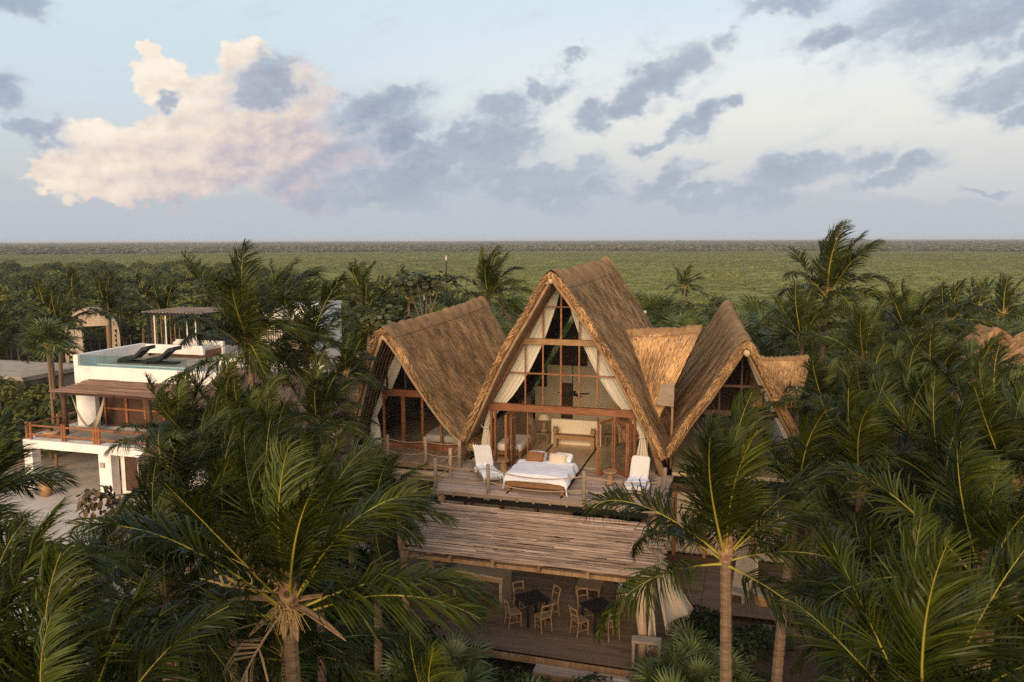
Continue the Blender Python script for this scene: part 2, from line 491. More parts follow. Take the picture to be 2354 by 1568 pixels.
M['darkwood'] = mat('dark_joinery', (0.045, 0.022, 0.012), (0.085, 0.042, 0.022), 4, (1, 1, 3), 0.6, 0.2)
M['linen'] = mat('white_linen', (0.78, 0.76, 0.78), (0.84, 0.82, 0.83), 3, rough=0.9, bump=0.25, bscale=9, spec=0.1)
M['cushion'] = mat('cream_canvas', (0.66, 0.60, 0.53), (0.74, 0.68, 0.60), 3, rough=0.9, bump=0.15, spec=0.1)
M['curtain'] = mat('cream_curtain', (0.84, 0.76, 0.62), (0.88, 0.81, 0.68), 2, rough=0.9, bump=0.1, spec=0.1, transl=0.10)
M['gauze'] = mat('beige_gauze', (0.46, 0.37, 0.26), (0.56, 0.46, 0.33), 40, rough=0.95, bump=0.3, spec=0.05, transl=0.2)
M['brown_cloth'] = mat('rust_brown_cloth', (0.20, 0.080, 0.030), (0.27, 0.115, 0.045), 12, rough=0.9, bump=0.2)
M['tan_cloth'] = mat('beige_cloth', (0.62, 0.47, 0.33), (0.70, 0.55, 0.40), 12, rough=0.9, bump=0.2)
M['plaster'] = mat('cream_plaster', (0.46, 0.38, 0.265), (0.54, 0.45, 0.32), 0.8, rough=0.85, bump=0.1, bscale=8, dirt=((0.48, 0.38, 0.26), 0.5, 0.55, 0.4))
M['lit_plaster'] = mat('lit_cream_plaster', (0.74, 0.63, 0.46), (0.80, 0.69, 0.52), 0.8, rough=0.85, bump=0.1, bscale=8)  # paler copy of the plaster, extra sunlight put into its colour
M['white'] = mat('white_stucco', (0.74, 0.69, 0.63), (0.80, 0.76, 0.70), 0.7, rough=0.85, bump=0.15, bscale=12, dirt=((0.50, 0.44, 0.38), 0.8, 0.52, 0.6))
M['concrete'] = mat('raw_concrete', (0.30, 0.24, 0.18), (0.44, 0.36, 0.27), 1.1, rough=0.9, bump=0.3, bscale=9, dirt=((0.20, 0.16, 0.12), 0.7, 0.52, 0.5))
M['floor'] = mat('polished_floor', (0.44, 0.32, 0.19), (0.52, 0.39, 0.24), 0.9, rough=0.28, bump=0.03, spec=0.5)
M['pale_block'] = mat('pale_block', (0.44, 0.345, 0.235), (0.56, 0.45, 0.32), 1.1, rough=0.9, bump=0.3, bscale=9, dirt=((0.30, 0.23, 0.16), 0.7, 0.55, 0.4))
M['sand'] = mat('pale_sand', (0.46, 0.38, 0.31), (0.56, 0.475, 0.39), 0.9, rough=0.95, bump=0.5, bscale=5, spec=0.1, dirt=((0.22, 0.17, 0.12), 0.6, 0.5, 0.6))
M['charcoal'] = mat('charcoal_fabric', (0.022, 0.023, 0.027), (0.035, 0.036, 0.042), 12, rough=0.9, bump=0.15)
M['water'] = mat('pool_water', (0.30, 0.42, 0.44), (0.38, 0.50, 0.50), 2, rough=0.08, bump=0.1, spec=0.5)
M['glass'] = glass_mat('window_glass')
M['balustrade'] = glass_mat('balustrade_glass', (0.80, 0.88, 0.86), 1.0)
M['bark'] = mat('palm_bark', (0.115, 0.072, 0.042), (0.27, 0.18, 0.105), 5, (1, 1, 6), 0.9, 0.5, tint=0.35)
M['fibre'] = mat('palm_fibre', (0.19, 0.105, 0.05), (0.38, 0.235, 0.12), 7, (1, 1, 2), 0.9, 0.3, tint=0.4)
M['leaf'] = mat('palm_leaf', (0.016, 0.023, 0.002), (0.054, 0.061, 0.0055), 0.8, rough=0.35, bump=0, tint=0.6, objvar=0.4, spec=0.13, transl=0.18)
M['rachis'] = mat('palm_midrib', (0.22, 0.18, 0.020), (0.34, 0.275, 0.03), 1.5, rough=0.5, bump=0, spec=0.4, tint=0.3)
M['young'] = mat('young_palm_leaf', (0.060, 0.082, 0.014), (0.105, 0.125, 0.022), 1.0, rough=0.5, bump=0, tint=0.4, objvar=0.15, transl=0.25)
M['deadleaf'] = mat('dead_palm_leaf', (0.20, 0.125, 0.06), (0.33, 0.22, 0.12), 2, rough=0.85, bump=0, tint=0.4, objvar=0.2)
M['fan'] = mat('fan_palm_leaf', (0.055, 0.074, 0.015), (0.10, 0.118, 0.025), 1.0, rough=0.45, bump=0, tint=0.4, objvar=0.25, spec=0.4, transl=0.15)
M['bush'] = mat('bush_leaf', (0.013, 0.020, 0.004), (0.032, 0.042, 0.008), 0.7, rough=0.5, bump=0, tint=0.55, objvar=0.3, spec=0.18, transl=0.15)
M['grape'] = mat('sea_grape_leaf', (0.045, 0.060, 0.016), (0.095, 0.095, 0.026), 1.2, rough=0.5, bump=0, tint=0.5, objvar=0.2, transl=0.15)
M['grapered'] = mat('reddish_sea_grape_leaf', (0.045, 0.052, 0.014), (0.15, 0.07, 0.022), 2.2, rough=0.5, bump=0, tint=0.5, objvar=0.2, transl=0.15)
M['jungle'] = mat('jungle_leaf', (0.040, 0.050, 0.008), (0.088, 0.095, 0.017), 0.25, rough=0.6, bump=0, tint=0.5, objvar=0.45, spec=0.2, transl=0.15)
M['thatch_under'] = mat('thatch_underside', (0.075, 0.042, 0.020), (0.14, 0.082, 0.042), 5, (1, 1, 1), 0.95, 0.4, spec=0.05)  # smoky brown underside of the thatch, with shading put into the colour
M['jungle_light'] = mat('bright_jungle_leaf', (0.075, 0.085, 0.012), (0.14, 0.142, 0.024), 0.25, rough=0.6, bump=0, tint=0.5, objvar=0.3, spec=0.2, transl=0.15)
M['farleaf'] = mat('far_mangrove_leaf', (0.108, 0.110, 0.055), (0.160, 0.152, 0.08), 0.012, rough=0.8, bump=0, tint=0.4, objvar=0.2, spec=0.1)
M['mangrove'] = mat('mangrove_leaf', (0.175, 0.185, 0.040), (0.250, 0.245, 0.058), 0.03, rough=0.8, bump=0, tint=0.25, objvar=0.12, spec=0.1, dirt=((0.12, 0.125, 0.035), 0.009, 0.47, 0.75))
M['coconut'] = mat('green_coconut', (0.07, 0.085, 0.018), (0.14, 0.13, 0.03), 6, rough=0.5, bump=0.05)
M['blossom'] = mat('palm_blossom', (0.42, 0.28, 0.10), (0.55, 0.38, 0.15), 9, rough=0.8, bump=0)
M['terracotta'] = mat('clay', (0.36, 0.21, 0.115), (0.46, 0.29, 0.17), 7, rough=0.8, bump=0.1)
M['lampshade'] = mat('cream_lampshade', (0.62, 0.50, 0.34), (0.66, 0.54, 0.38), 3, rough=0.9, bump=0)

# ================================================================== the setting
def ground_mat():
    m = bpy.data.materials.new('land'); m.use_nodes = True
    t = NT(m.node_tree); m.node_tree.nodes.clear()
    pos = t.n('ShaderNodeNewGeometry').outputs['Position']
    sx = t.n('ShaderNodeSeparateXYZ', {0: pos})
    dist = t.n('ShaderNodeVectorMath', {0: pos, 1: (6, -30, 0)}, operation='DISTANCE').outputs['Value']
    big = t.noise(t.n('ShaderNodeMapping', {'Vector': pos, 'Scale': (1, 1, 1)}).outputs[0], 0.006, 6, 0.6).outputs[0]
    fine = t.noise(pos, 0.12, 6, 0.65).outputs[0]
    soil = t.mix(t.maprange(fine, 0.35, 0.65), (0.030, 0.026, 0.014), (0.075, 0.058, 0.032))
    plain = t.mix(t.maprange(fine, 0.3, 0.7), (0.175, 0.185, 0.042), (0.25, 0.245, 0.06))
    plain = t.mix(t.math('MULTIPLY', t.maprange(big, 0.52, 0.66), 0.7), plain, (0.29, 0.24, 0.10))
    far = t.mix(t.maprange(big, 0.38, 0.62), (0.115, 0.108, 0.050), (0.165, 0.150, 0.075))
    c = t.mix(t.maprange(dist, 110, 190), soil, plain)
    c = t.mix(t.maprange(t.math('ADD', dist, t.math('MULTIPLY', big, 500)), 950, 1250), c, far)
    p = t.n('ShaderNodeBsdfPrincipled', {'Base Color': c, 'Roughness': 0.95, 'Specular IOR Level': 0.1})
    b = t.n('ShaderNodeBump', {'Height': fine, 'Strength': 0.8, 'Distance': 1.0})
    t.link(b.outputs[0], p.inputs['Normal'])
    t.n('ShaderNodeOutputMaterial', {'Surface': p.outputs[0]})
    return m


GZ = -0.45
g = MB()
S = 8000
g.add([(-S, -S, GZ), (S, -S, GZ), (S, S, GZ), (-S, S, GZ)], [(0, 1, 2, 3)])
tag(g.build('ground', ground_mat()), kind='structure')

# pale sand round the white villa and along the beach side path, an uneven sheet laid on the soil
def sand_sheet(cx, cy, rx, ry, n=40, z=0.012):
    mb = MB(); vs = [(cx, cy, GZ + z)]
    for i in range(n):
        a = 2 * PI * i / n
        r = 1 + 0.12 * math.sin(3 * a + 1) + 0.07 * math.sin(7 * a)
        vs.append((cx + rx * r * math.cos(a), cy + ry * r * math.sin(a), GZ + z))
    mb.add(vs, [(0, 1 + i, 1 + (i + 1) % n) for i in range(n)])
    return mb
tag(sand_sheet(-25, -6, 15, 15).build('sand', M['sand']), kind='structure')
tag(sand_sheet(7.6, -10.2, 2.6, 4.2, z=0.020).build('sand_path', M['sand']), kind='structure')


# ---------- leafy clumps
def leaf_cloud(n, rx, ry, rz, size, seed, aspect=1.6, lobes=6, hollow=0.55, flat=0.35, round_leaf=False):
    """n diamond leaves spread through an uneven crown made of several lobes; returns V, F4, tint"""
    r = np.random.default_rng(seed)
    lc = r.normal(0, 0.42, (lobes, 3)) * np.array([rx, ry, rz]); lc[:, 2] = np.abs(lc[:, 2]) * 0.9
    lr = r.uniform(0.42, 0.75, lobes)
    k = r.integers(0, lobes, n)
    d = r.normal(0, 1, (n, 3)); d /= np.linalg.norm(d, axis=1)[:, None]
    d[:, 2] = np.where(d[:, 2] < -0.3, -d[:, 2], d[:, 2])
    rad = r.uniform(hollow, 1.0, n) ** 0.6 * lr[k]
    bump = 1 + 0.22 * fnoise(d[:, 0], d[:, 1], d[:, 2] + k, 3.1)
    c = lc[k] + d * (rad * bump)[:, None] * np.array([rx, ry, rz])
    c[:, 2] = np.maximum(c[:, 2], -rz * 0.25)
    nrm = d + r.normal(0, 0.55, (n, 3)) + np.array([0, 0, flat]); nrm /= np.linalg.norm(nrm, axis=1)[:, None]
    a = np.cross(nrm, r.normal(0, 1, (n, 3))); a /= np.linalg.norm(a, axis=1)[:, None]
    b = np.cross(nrm, a)
    s = size * r.uniform(0.6, 1.3, n)
    A = a * (s * 0.5)[:, None]; B = b * (s * 0.5 * aspect)[:, None]
    tv = np.clip(0.5 + r.normal(0, 0.28, n), 0, 1)
    if round_leaf:
        V = np.stack([c - B, c + A * .9 - B * .5, c + A * .9 + B * .5, c + B, c - A * .9 + B * .5, c - A * .9 - B * .5], 1).reshape(-1, 3)
        b0 = np.arange(n) * 6
        return V, np.concatenate([np.stack([b0, b0 + 1, b0 + 2, b0 + 3], 1), np.stack([b0, b0 + 3, b0 + 4, b0 + 5], 1)]), np.repeat(tv, 6)
    V = np.stack([c - B, c + A - B * 0.1, c + B, c - A - B * 0.1], 1).reshape(-1, 3)
    F = np.arange(n * 4).reshape(-1, 4)
    tint = np.repeat(tv, 4)
    return V, F, tint


def bush_mesh(name, m, n, rx, ry, rz, size, seed, **kw):
    V, F, t = leaf_cloud(n, rx, ry, rz, size, seed, **kw)
    return np_mesh(name, V, F, m, t)

# ================================================================== thatched roofs
def smooth_prof(prof, n):
    """resample a (half width, drop) profile by arc length with a soft spline"""
    p = np.array(prof, float)
    seg = np.linalg.norm(np.diff(p, axis=0), axis=1); s = np.concatenate([[0], np.cumsum(seg)])
    q = np.linspace(0, s[-1], n)
    out = np.stack([np.interp(q, s, p[:, 0]), np.interp(q, s, p[:, 1])], 1)
    for _ in range(2):
        out[1:-1] = 0.25 * out[:-2] + 0.5 * out[1:-1] + 0.25 * out[2:]
    return out, s[-1]


class Roof:
    """two thatched slopes along a ridge; local +X is across, +Y along the ridge away from the viewer"""
    def __init__(self, rf, rb, pl, pr, lean_f, lean_b, thick, seed, MX=None):
        self.rf, self.rb = np.array(rf, float), np.array(rb, float)
        self.n = 40
        self.pl, self.ll = smooth_prof(pl, self.n); self.pr, self.lr = smooth_prof(pr, self.n)
        self.lean_f, self.lean_b, self.thick, self.seed = lean_f, lean_b, thick, seed
        self.MX = MX
    def prof(self, s):
        s = np.asarray(s, float); q = np.linspace(0, 1, self.n); a = np.abs(s)
        w = np.where(s < 0, np.interp(a, q, self.pl[:, 0]), np.interp(a, q, self.pr[:, 0]))
        d = np.where(s < 0, np.interp(a, q, self.pl[:, 1]), np.interp(a, q, self.pr[:, 1]))
        return w, d
    def point(self, u, s, off=0.0, rough=True):
        """surface point at u (0 front .. 1 back), s (-1 left eave .. 0 ridge .. 1 right eave), pushed outwards by off"""
        u = np.asarray(u, float); s = np.asarray(s, float)
        w, d = self.prof(s); e = 0.01
        w2, d2 = self.prof(np.where(s < 0, np.minimum(s + e, -1e-6), np.minimum(s + e, 1)))
        w1, d1 = self.prof(np.where(s < 0, np.maximum(s - e, -1), np.maximum(s - e, 1e-6)))
        sg = np.where(s < 0, -1.0, 1.0)
        tx, tz = sg * w2 - sg * w1, -(d2 - d1)
        ln = np.hypot(tx, tz) + 1e-9
        nx, nz = -tz / ln, tx / ln
        fade = np.clip(np.abs(s) / 0.05, 0, 1)
        nx = nx * fade; nn = np.hypot(nx, nz) + 1e-9; nx, nz = nx / nn, nz / nn
        A = self.rf[None] + np.stack([0 * d, self.lean_f(d), 0 * d], -1)
        B = self.rb[None] - np.stack([0 * d, self.lean_b(d), 0 * d], -1)
        P = A + (B - A) * u[:, None]
        sag = -0.09 * np.sin(PI * np.clip(u, 0, 1)) * np.clip(1 - np.abs(s) * 1.6, 0, 1)
        P = P + np.stack([sg * w, 0 * w, -d + sag], -1)
        if rough:
            off = off + 0.045 * fnoise(P[:, 0], P[:, 1], P[:, 2] + self.seed, 1.6) + 0.025 * fnoise(P[:, 1], P[:, 2], P[:, 0] + self.seed, 4.1)
        P = P + np.stack([nx, 0 * nx, nz], -1) * np.asarray(off)[..., None]
        if self.MX is not None:
            P = P @ np.array(self.MX.to_3x3()).T + np.array(self.MX.translation)
        return P
    def shell(self, name, parent, m, nu=46, nv=72):
        us = np.linspace(0, 1, nu); ss = np.linspace(-1, 1, nv)
        U, Sx = np.meshgrid(us, ss, indexing='ij')
        o = self.point(U.ravel(), Sx.ravel()); i = self.point(U.ravel(), Sx.ravel(), -self.thick, False)
        V = np.concatenate([o, i]); N = nu * nv
        idx = lambda a, b: a * nv + b
        F = []
        for a in range(nu - 1):
            for b in range(nv - 1):
                F.append((idx(a, b), idx(a + 1, b), idx(a + 1, b + 1), idx(a, b + 1)))
                F.append((N + idx(a, b), N + idx(a, b + 1), N + idx(a + 1, b + 1), N + idx(a + 1, b)))
        for b in range(nv - 1):
            F.append((idx(0, b), idx(0, b + 1), N + idx(0, b + 1), N + idx(0, b)))
            F.append((idx(nu - 1, b), N + idx(nu - 1, b), N + idx(nu - 1, b + 1), idx(nu - 1, b + 1)))
        for a in range(nu - 1):
            F.append((idx(a, 0), N + idx(a, 0), N + idx(a + 1, 0), idx(a + 1, 0)))
            F.append((idx(a, nv - 1), idx(a + 1, nv - 1), N + idx(a + 1, nv - 1), N + idx(a, nv - 1)))
        tint = np.concatenate([np.clip(0.5 + 0.4 * fnoise(o[:, 0], o[:, 1], o[:, 2], 2.3), 0, 1), np.full(N, 0.05)])
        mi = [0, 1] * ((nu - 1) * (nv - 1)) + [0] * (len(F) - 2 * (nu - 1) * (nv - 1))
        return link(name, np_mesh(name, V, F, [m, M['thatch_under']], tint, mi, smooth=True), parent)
    def straw(self, name, parent, m, n, w=0.019, lmin=0.22, lmax=0.62, urange=(0, 1), srange=(-1, 1), n_verge=0):
        r = np.random.default_rng(self.seed + 11)
        u = r.uniform(*urange, n); s = r.uniform(*srange, n)
        L = np.where(s < 0, self.ll, self.lr)
        base = self.point(u, s, 0.01)
        ln = r.uniform(lmin, lmax, n)
        s2 = np.clip(s + np.sign(s) * ln / L, -1.06, 1.06)
        over = np.maximum(np.abs(s2) - 1, 0)
        du = r.normal(0, 0.10, n) * ln / np.linalg.norm(self.rb - self.rf)
        tip = self.point(u + du, np.clip(s2, -1, 1), r.uniform(0.015, 0.075, n)); tip[:, 2] -= over * L * 0.9
        if n_verge:
            k = n_verge; sv = r.uniform(-1, 1, k); uv = np.zeros(k)
            b2 = self.point(uv + r.uniform(0, 0.012, k), sv, r.uniform(-self.thick * 0.95, 0.02, k))
            l2 = r.uniform(0.10, 0.36, k)
            t2 = self.point(uv - l2 * r.uniform(0.2, 0.8, k) / np.linalg.norm(self.rb - self.rf), np.clip(sv + np.sign(sv) * l2 / self.ll, -1, 1), r.uniform(-self.thick * 0.9, 0.06, k), False)
            base = np.concatenate([base, b2]); tip = np.concatenate([tip, t2]); n = n + k
        d = tip - base; d /= np.linalg.norm(d, axis=1)[:, None] + 1e-9
        ax = np.array([0, 1.0, 0]) if self.MX is None else np.array(self.MX.to_3x3() @ Vector((0, 1, 0)))
        sd = np.cross(np.cross(d, ax), d); sd /= np.linalg.norm(sd, axis=1)[:, None] + 1e-9
        if n_verge:
            sd[-n_verge:] = np.cross(d[-n_verge:], r.normal(0, 1, (n_verge, 3))); sd[-n_verge:] /= np.linalg.norm(sd[-n_verge:], axis=1)[:, None] + 1e-9
        ww = (w * r.uniform(0.6, 1.3, n))[:, None]
        V = np.stack([base - sd * ww, base + sd * ww, tip + sd * ww * 0.25, tip - sd * ww * 0.25], 1).reshape(-1, 3)
        F = np.arange(n * 4).reshape(-1, 4)
        pn = 0.5 + 0.30 * fnoise(base[:, 0], base[:, 1] * 1.3, base[:, 2] * 0.5, 1.1)
        tint = np.repeat(np.clip(pn + r.normal(0, 0.27, n), 0, 1), 4)
        o = link(name, np_mesh(name, V, F, m, tint), parent)
        return tag(o, kind='stuff')
    def ridge(self, parent, cap_mat, cord_mat):
        us = np.linspace(0.0, 1, 60); ss = np.linspace(-0.13, 0.13, 13)
        U, Sx = np.meshgrid(us, ss, indexing='ij')
        scal = 0.06 + 0.02 * np.sin(U.ravel() * 90)
        P = self.point(U.ravel(), Sx.ravel(), scal * np.clip(1.2 - np.abs(Sx.ravel()) / 0.14, 0.25, 1))
        mb = MB(); mb.grid([[tuple(P[a * 13 + b]) for b in range(13)] for a in range(60)])
        mb.build('ridge_cap', cap_mat, parent, smooth=True)
        for sgn in (-1, 1):
            c = self.point(us, np.full(60, sgn * 0.105), 0.045)
            MB().tube(list(c), 0.016, 5).build('ridge_cord', cord_mat, parent)
    def rafters(self, parent, m, us, rad=0.06, sides=(-1, 1), s0=0.02, s1=0.985):
        r = random.Random(self.seed)
        for u in us:
            for sd in sides:
                q = np.linspace(s0, s1, 9) * sd
                P = self.point(np.full(9, u), q, -self.thick - rad * 0.9, False)
                MB().tube([tuple(Vector(p) + Vector((0, r.uniform(-.02, .02), 0))) for p in P], [rad * r.uniform(0.85, 1.15) for _ in P], 8).build('rafter', m, parent, smooth=True)


def clip_poly(poly, planes):
    """Sutherland-Hodgman in 2D; planes are (a, b, c) keeping a*x + b*z <= c"""
    for a, b, c in planes:
        out = []
        for i in range(len(poly)):
            p, q = poly[i], poly[(i + 1) % len(poly)]
            dp, dq = a * p[0] + b * p[1] - c, a * q[0] + b * q[1] - c
            if dp <= 0: out.append(p)
            if (dp < 0 < dq) or (dq < 0 < dp):
                t = dp / (dp - dq); out.append((p[0] + (q[0] - p[0]) * t, p[1] + (q[1] - p[1]) * t))
        poly = out
        if len(poly) < 3: return []
    return poly


def curtain(parent, left, right, zs, y, folds, amp, m, name='curtain', seed=0, n=26):
    """hanging cloth between two edges given as x at each height; folds run down it"""
    r = random.Random(seed); rows = []
    ph = r.uniform(0, 6)
    K = len(zs); kk = 30
    for i in range(kk):
        t = i / (kk - 1) * (K - 1); j = min(int(t), K - 2); f = t - j
        z = zs[j] + (zs[j + 1] - zs[j]) * f
        xl = left[j] + (left[j + 1] - left[j]) * f; xr = right[j] + (right[j + 1] - right[j]) * f
        row = []
        for q in range(n):
            v = q / (n - 1)
            a = amp * min(1, 0.35 + 0.8 * i / kk)
            row.append((xl + (xr - xl) * v, y + a * math.sin(folds * 2 * PI * v + ph + 0.5 * math.sin(3 * v)) + 0.3 * a * math.sin(folds * 5.3 * v + i * 0.15), z))
        rows.append(row)
    o = MB().grid(rows).build(name, m, parent, smooth=True)
    sm = o.modifiers.new('thick', 'SOLIDIFY'); sm.thickness = 0.01
    return o


def door_leaf(parent, p, q, z0, z1, m, w=0.075, t=0.05):
    """glazed folding leaf standing from p to q (x, y)"""
    p, q = Vector((p[0], p[1], 0)), Vector((q[0], q[1], 0))
    d = (q - p).normalized(); up = Vector((0, 0, 1))
    mb = MB()
    for a in (p + d * w / 2, q - d * w / 2):
        mb.bar(a + up * z0, a + up * z1, w, t)
    nrm = d.cross(up)
    rot = Matrix((d, nrm, up)).transposed()
    c = (p + q) / 2; L = (q - p).length - 2 * w
    mb.box(c + up * (z0 + 0.09), (L, t * 0.9, 0.18), rot); mb.box(c + up * (z1 - 0.05), (L, t * 0.9, 0.10), rot)
    leaf = mb.build('folding_door', m, parent)
    MB().box(c + up * (z0 + 0.18 + z1 - 0.10) / 2, (L, 0.012, z1 - z0 - 0.28), rot).build('pane', M['glass'], leaf)
    MB().box(p + d * (w * 0.5) + nrm * 0.045 + up * (z0 + 1.05), (0.03, 0.04, 0.16), rot).build('handle', M['greywood'], leaf)
    return leaf


def planks(parent, x0, x1, ys, z, depth, m, seed, seg=(1.6, 2.6), along='X', thick=0.035):
    """rows of deck boards with staggered butt joints, each board an object sharing one of three meshes"""
    r = random.Random(seed)
    base = [MB().box((0, 0, 0), (1, 1, 1)).mesh('plank', m) for _ in range(1)]
    for y in ys:
        x = x0; first = True
        while x < x1 - 0.05:
            L = r.uniform(*seg)
            if first: L *= r.uniform(0.4, 1.0); first = False
            e = min(x + L, x1)
            if x1 - e < 0.5: e = x1
            o = bpy.data.objects.new('plank', base[0]); COL.objects.link(o); o.parent = parent
            zz = z - thick / 2 + r.uniform(-0.003, 0.003)
            if along == 'X':
                o.location = ((x + e) / 2, y, zz); o.scale = (e - x - 0.008, depth - 0.006, thick)
            else:
                o.location = (y, (x + e) / 2, zz); o.scale = (depth - 0.006, e - x - 0.008, thick)
            x = e


# ================================================================== the middle house
ZD = 3.2
XC = -0.45
main_h = thing('thatched_house', 'tallest thatched A-frame house with glazed gable wall and open folding doors', 'house', (XC, 0, 0))
PROF_M = [(0.0, 0.0), (0.16, 0.05), (0.38, 0.36), (1.1, 1.55), (1.62, 2.35), (2.12, 3.15), (2.58, 4.0), (3.05, 4.95), (3.42, 5.7), (3.80, 6.5), (4.0, 6.9)]
lean_m = lambda d: np.clip(d, 0, 7) * 0.15
PROF_MR = [(w + 0.16 * min(1, d / 1.2), d) for w, d in PROF_M]
roof_m = Roof((0, -1.75, 10.92), (0, 9.9, 11.12), PROF_M, PROF_MR, lean_m, lambda d: d * 0.04, 0.22, 1)
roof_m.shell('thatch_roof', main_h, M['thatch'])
roof_m.ridge(main_h, M['thatch'], M['stickdark'])
roof_m.straw('thatch_straw', main_h, M['straw'], 34000, n_verge=3200)
roof_m.rafters(main_h, M['pole'], [0.004, 0.030, 0.056, 0.084, 0.112, 0.14], 0.06)
MB().tube([(0, -1.82, 10.58), (0, 1.0, 10.6)], 0.09, 10).build('ridge_pole', M['paleplank'], main_h, smooth=True)
MB().tube([(-0.13, -1.80, 10.50), (-0.12, 1.0, 10.52)], 0.05, 8).build('ridge_pole', M['paleplank'], main_h, smooth=True)
# right cross gable (its ridge runs to the right, the front slope hangs down to the valley)
MXd = Matrix.Translation((0, 0, 0)) @ Matrix.Rotation(R(-90), 4, 'Z')
# local of Roof: +Y along ridge -> world +X after the turn uses Rz(-90): (x, y) -> (y, -x)
PROF_D = [(0, 0), (0.16, 0.04), (0.5, 0.38), (1.0, 1.05), (1.55, 1.9), (2.0, 2.7), (2.35, 3.4), (2.6, 4.0)]
roof_d = Roof((-3.5, 1.2, 8.30), (-3.5, 5.15, 8.55), PROF_D, PROF_D, lambda d: d * 0.25, lambda d: d * 0.42, 0.30, 2, MXd)
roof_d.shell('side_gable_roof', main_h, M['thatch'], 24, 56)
roof_d.ridge(main_h, M['thatch'], M['stickdark'])
roof_d.straw('side_gable_straw', main_h, M['straw'], 11000, n_verge=0)
MB().slab([(4.32, 0.55, 6.62), (4.30, 0.55, 5.70), (3.68, 0.55, 5.75), (3.80, 0.55, 6.55)], (0, 0.04, 0)).build('canvas_screen', M['greywood'], main_h)
MB().tube([(4.22, 0.75, 3.2), (4.25, 0.72, 6.5)], 0.05, 8).build('post', M['pole'], main_h, smooth=True)

# gable wall: glazed triangle above the beam (local x measured from the axis)
def half_in(z):            # inner half width of the opening at height z
    return 2.94 - (z - 5.5) * 0.553
zb, zt = 5.60, 10.35
bars = [(6.85, 0.055), (9.5, 0.05)]
MB().box((0, 0, 5.45), (5.90, 0.20, 0.28)).build('lintel_beam', M['redwood'], main_h)
MB().bar((-0.95, -0.115, 5.45), (2.9, -0.115, 5.44), 0.06, 0.2).build('beam_facing', M['redwood'], main_h)
MB().bar((-1.55, 0, 8.13), (1.50, 0, 8.13), 0.17, 0.22).build('collar_beam', M['furn'], main_h)
for z, h in bars:
    w = half_in(z)
    MB().box((0, 0, z), (2 * w, 0.06, h)).build('glazing_bar', M['redwood'], main_h)
mx = [-1.44, -0.72, 0.0, 0.72, 1.44]
for x in mx:
    ztop = 5.5 + (2.94 - abs(x)) / 0.553
    segs = [(zb, 6.82), (6.88, 8.02), (8.24, min(ztop, 9.47))] + ([(9.53, 10.5)] if x == 0 else [])
    for a, b in segs:
        if b > a + 0.05:
            MB().box((x, 0, (a + b) / 2), (0.055 if abs(x) else 0.065, 0.06, b - a)).build('mullion', M['redwood'], main_h)
for sd in (-1, 1):
    MB().bar((sd * 2.98, 0, 5.5), (sd * 0.08, 0, 10.62), 0.11, 0.11).build('gable_post', M['redwood'], main_h)
    MB().tube([(sd * 4.02, -0.35, 3.2), (sd * 3.55, -0.3, 4.6), (sd * 3.18, -0.25, 5.35)], [0.15, 0.13, 0.12], 10).build('corner_pole', M['pole'], main_h, smooth=True)
xs = [-3.2] + mx + [3.2]; zs = [zb, 6.85, 8.13, 9.5, 10.7]
for a, b in zip(xs[:-1], xs[1:]):
    for c, d in zip(zs[:-1], zs[1:]):
        poly = clip_poly([(a + .03, c + .03), (b - .03, c + .03), (b - .03, d - .03), (a + .03, d - .03)], [(1, 0.553, 2.90 + 5.5 * 0.553), (-1, 0.553, 2.90 + 5.5 * 0.553)])
        if len(poly) >= 3:
            MB().slab([(x, -0.005, z) for x, z in poly], (0, 0.01, 0)).build('pane', M['glass'], main_h)
# curtains, drawn back and tied
zc = [10.42, 9.5, 8.13, 6.85, 5.9, 5.3, 4.75, 4.5, 4.1, 3.22]
inner = [-0.03, -0.26, -0.74, -1.36, -2.0, -2.55, -2.98, -3.08, -3.0, -2.82]
outer = [-0.20, -0.74, -1.50, -2.20, -2.72, -3.05, -3.22, -3.26, -3.36, -3.50]
curtain(main_h, outer, inner, zc, 0.26, 4.5, 0.11, M['curtain'], seed=1)
curtain(main_h, [-v for v in outer], [-v for v in inner], zc, 0.26, 4.5, 0.11, M['curtain'], seed=2)
for sd in (-1, 1):
    MB().tube([(sd * 3.05, 0.10, 4.53), (sd * 3.17, 0.02, 4.52), (sd * 3.30, 0.10, 4.55), (sd * 3.45, 0.2, 4.75)], 0.022, 6).build('tie_back', M['curtain'], main_h)
# frame posts and folding doors
for x in (-2.87, -2.70, 2.74, 2.90):
    MB().box((x, 0, 4.255), (0.085, 0.10, 2.11)).build('door_post', M['redwood'], main_h)
door_leaf(main_h, (-2.12, 0.02), (-2.02, -0.86), 3.24, 5.30, M['redwood'])
door_leaf(main_h, (-1.97, -0.88), (-1.93, 0.0), 3.24, 5.30, M['redwood'])
door_leaf(main_h, (-1.88, 0.02), (-1.80, -0.80), 3.24, 5.30, M['redwood'])
door_leaf(main_h, (-1.36, 0.02), (-1.38, 0.85), 3.24, 5.30, M['redwood'])
door_leaf(main_h, (2.68, -0.06), (2.80, -0.94), 3.24, 5.30, M['redwood'])
door_leaf(main_h, (2.76, -1.00), (2.16, -0.22), 3.24, 5.30, M['redwood'])
door_leaf(main_h, (2.11, -0.20), (1.70, -1.05), 3.24, 5.30, M['redwood'])
door_leaf(main_h, (1.66, -1.07), (1.52, -0.22), 3.24, 5.30, M['redwood'])
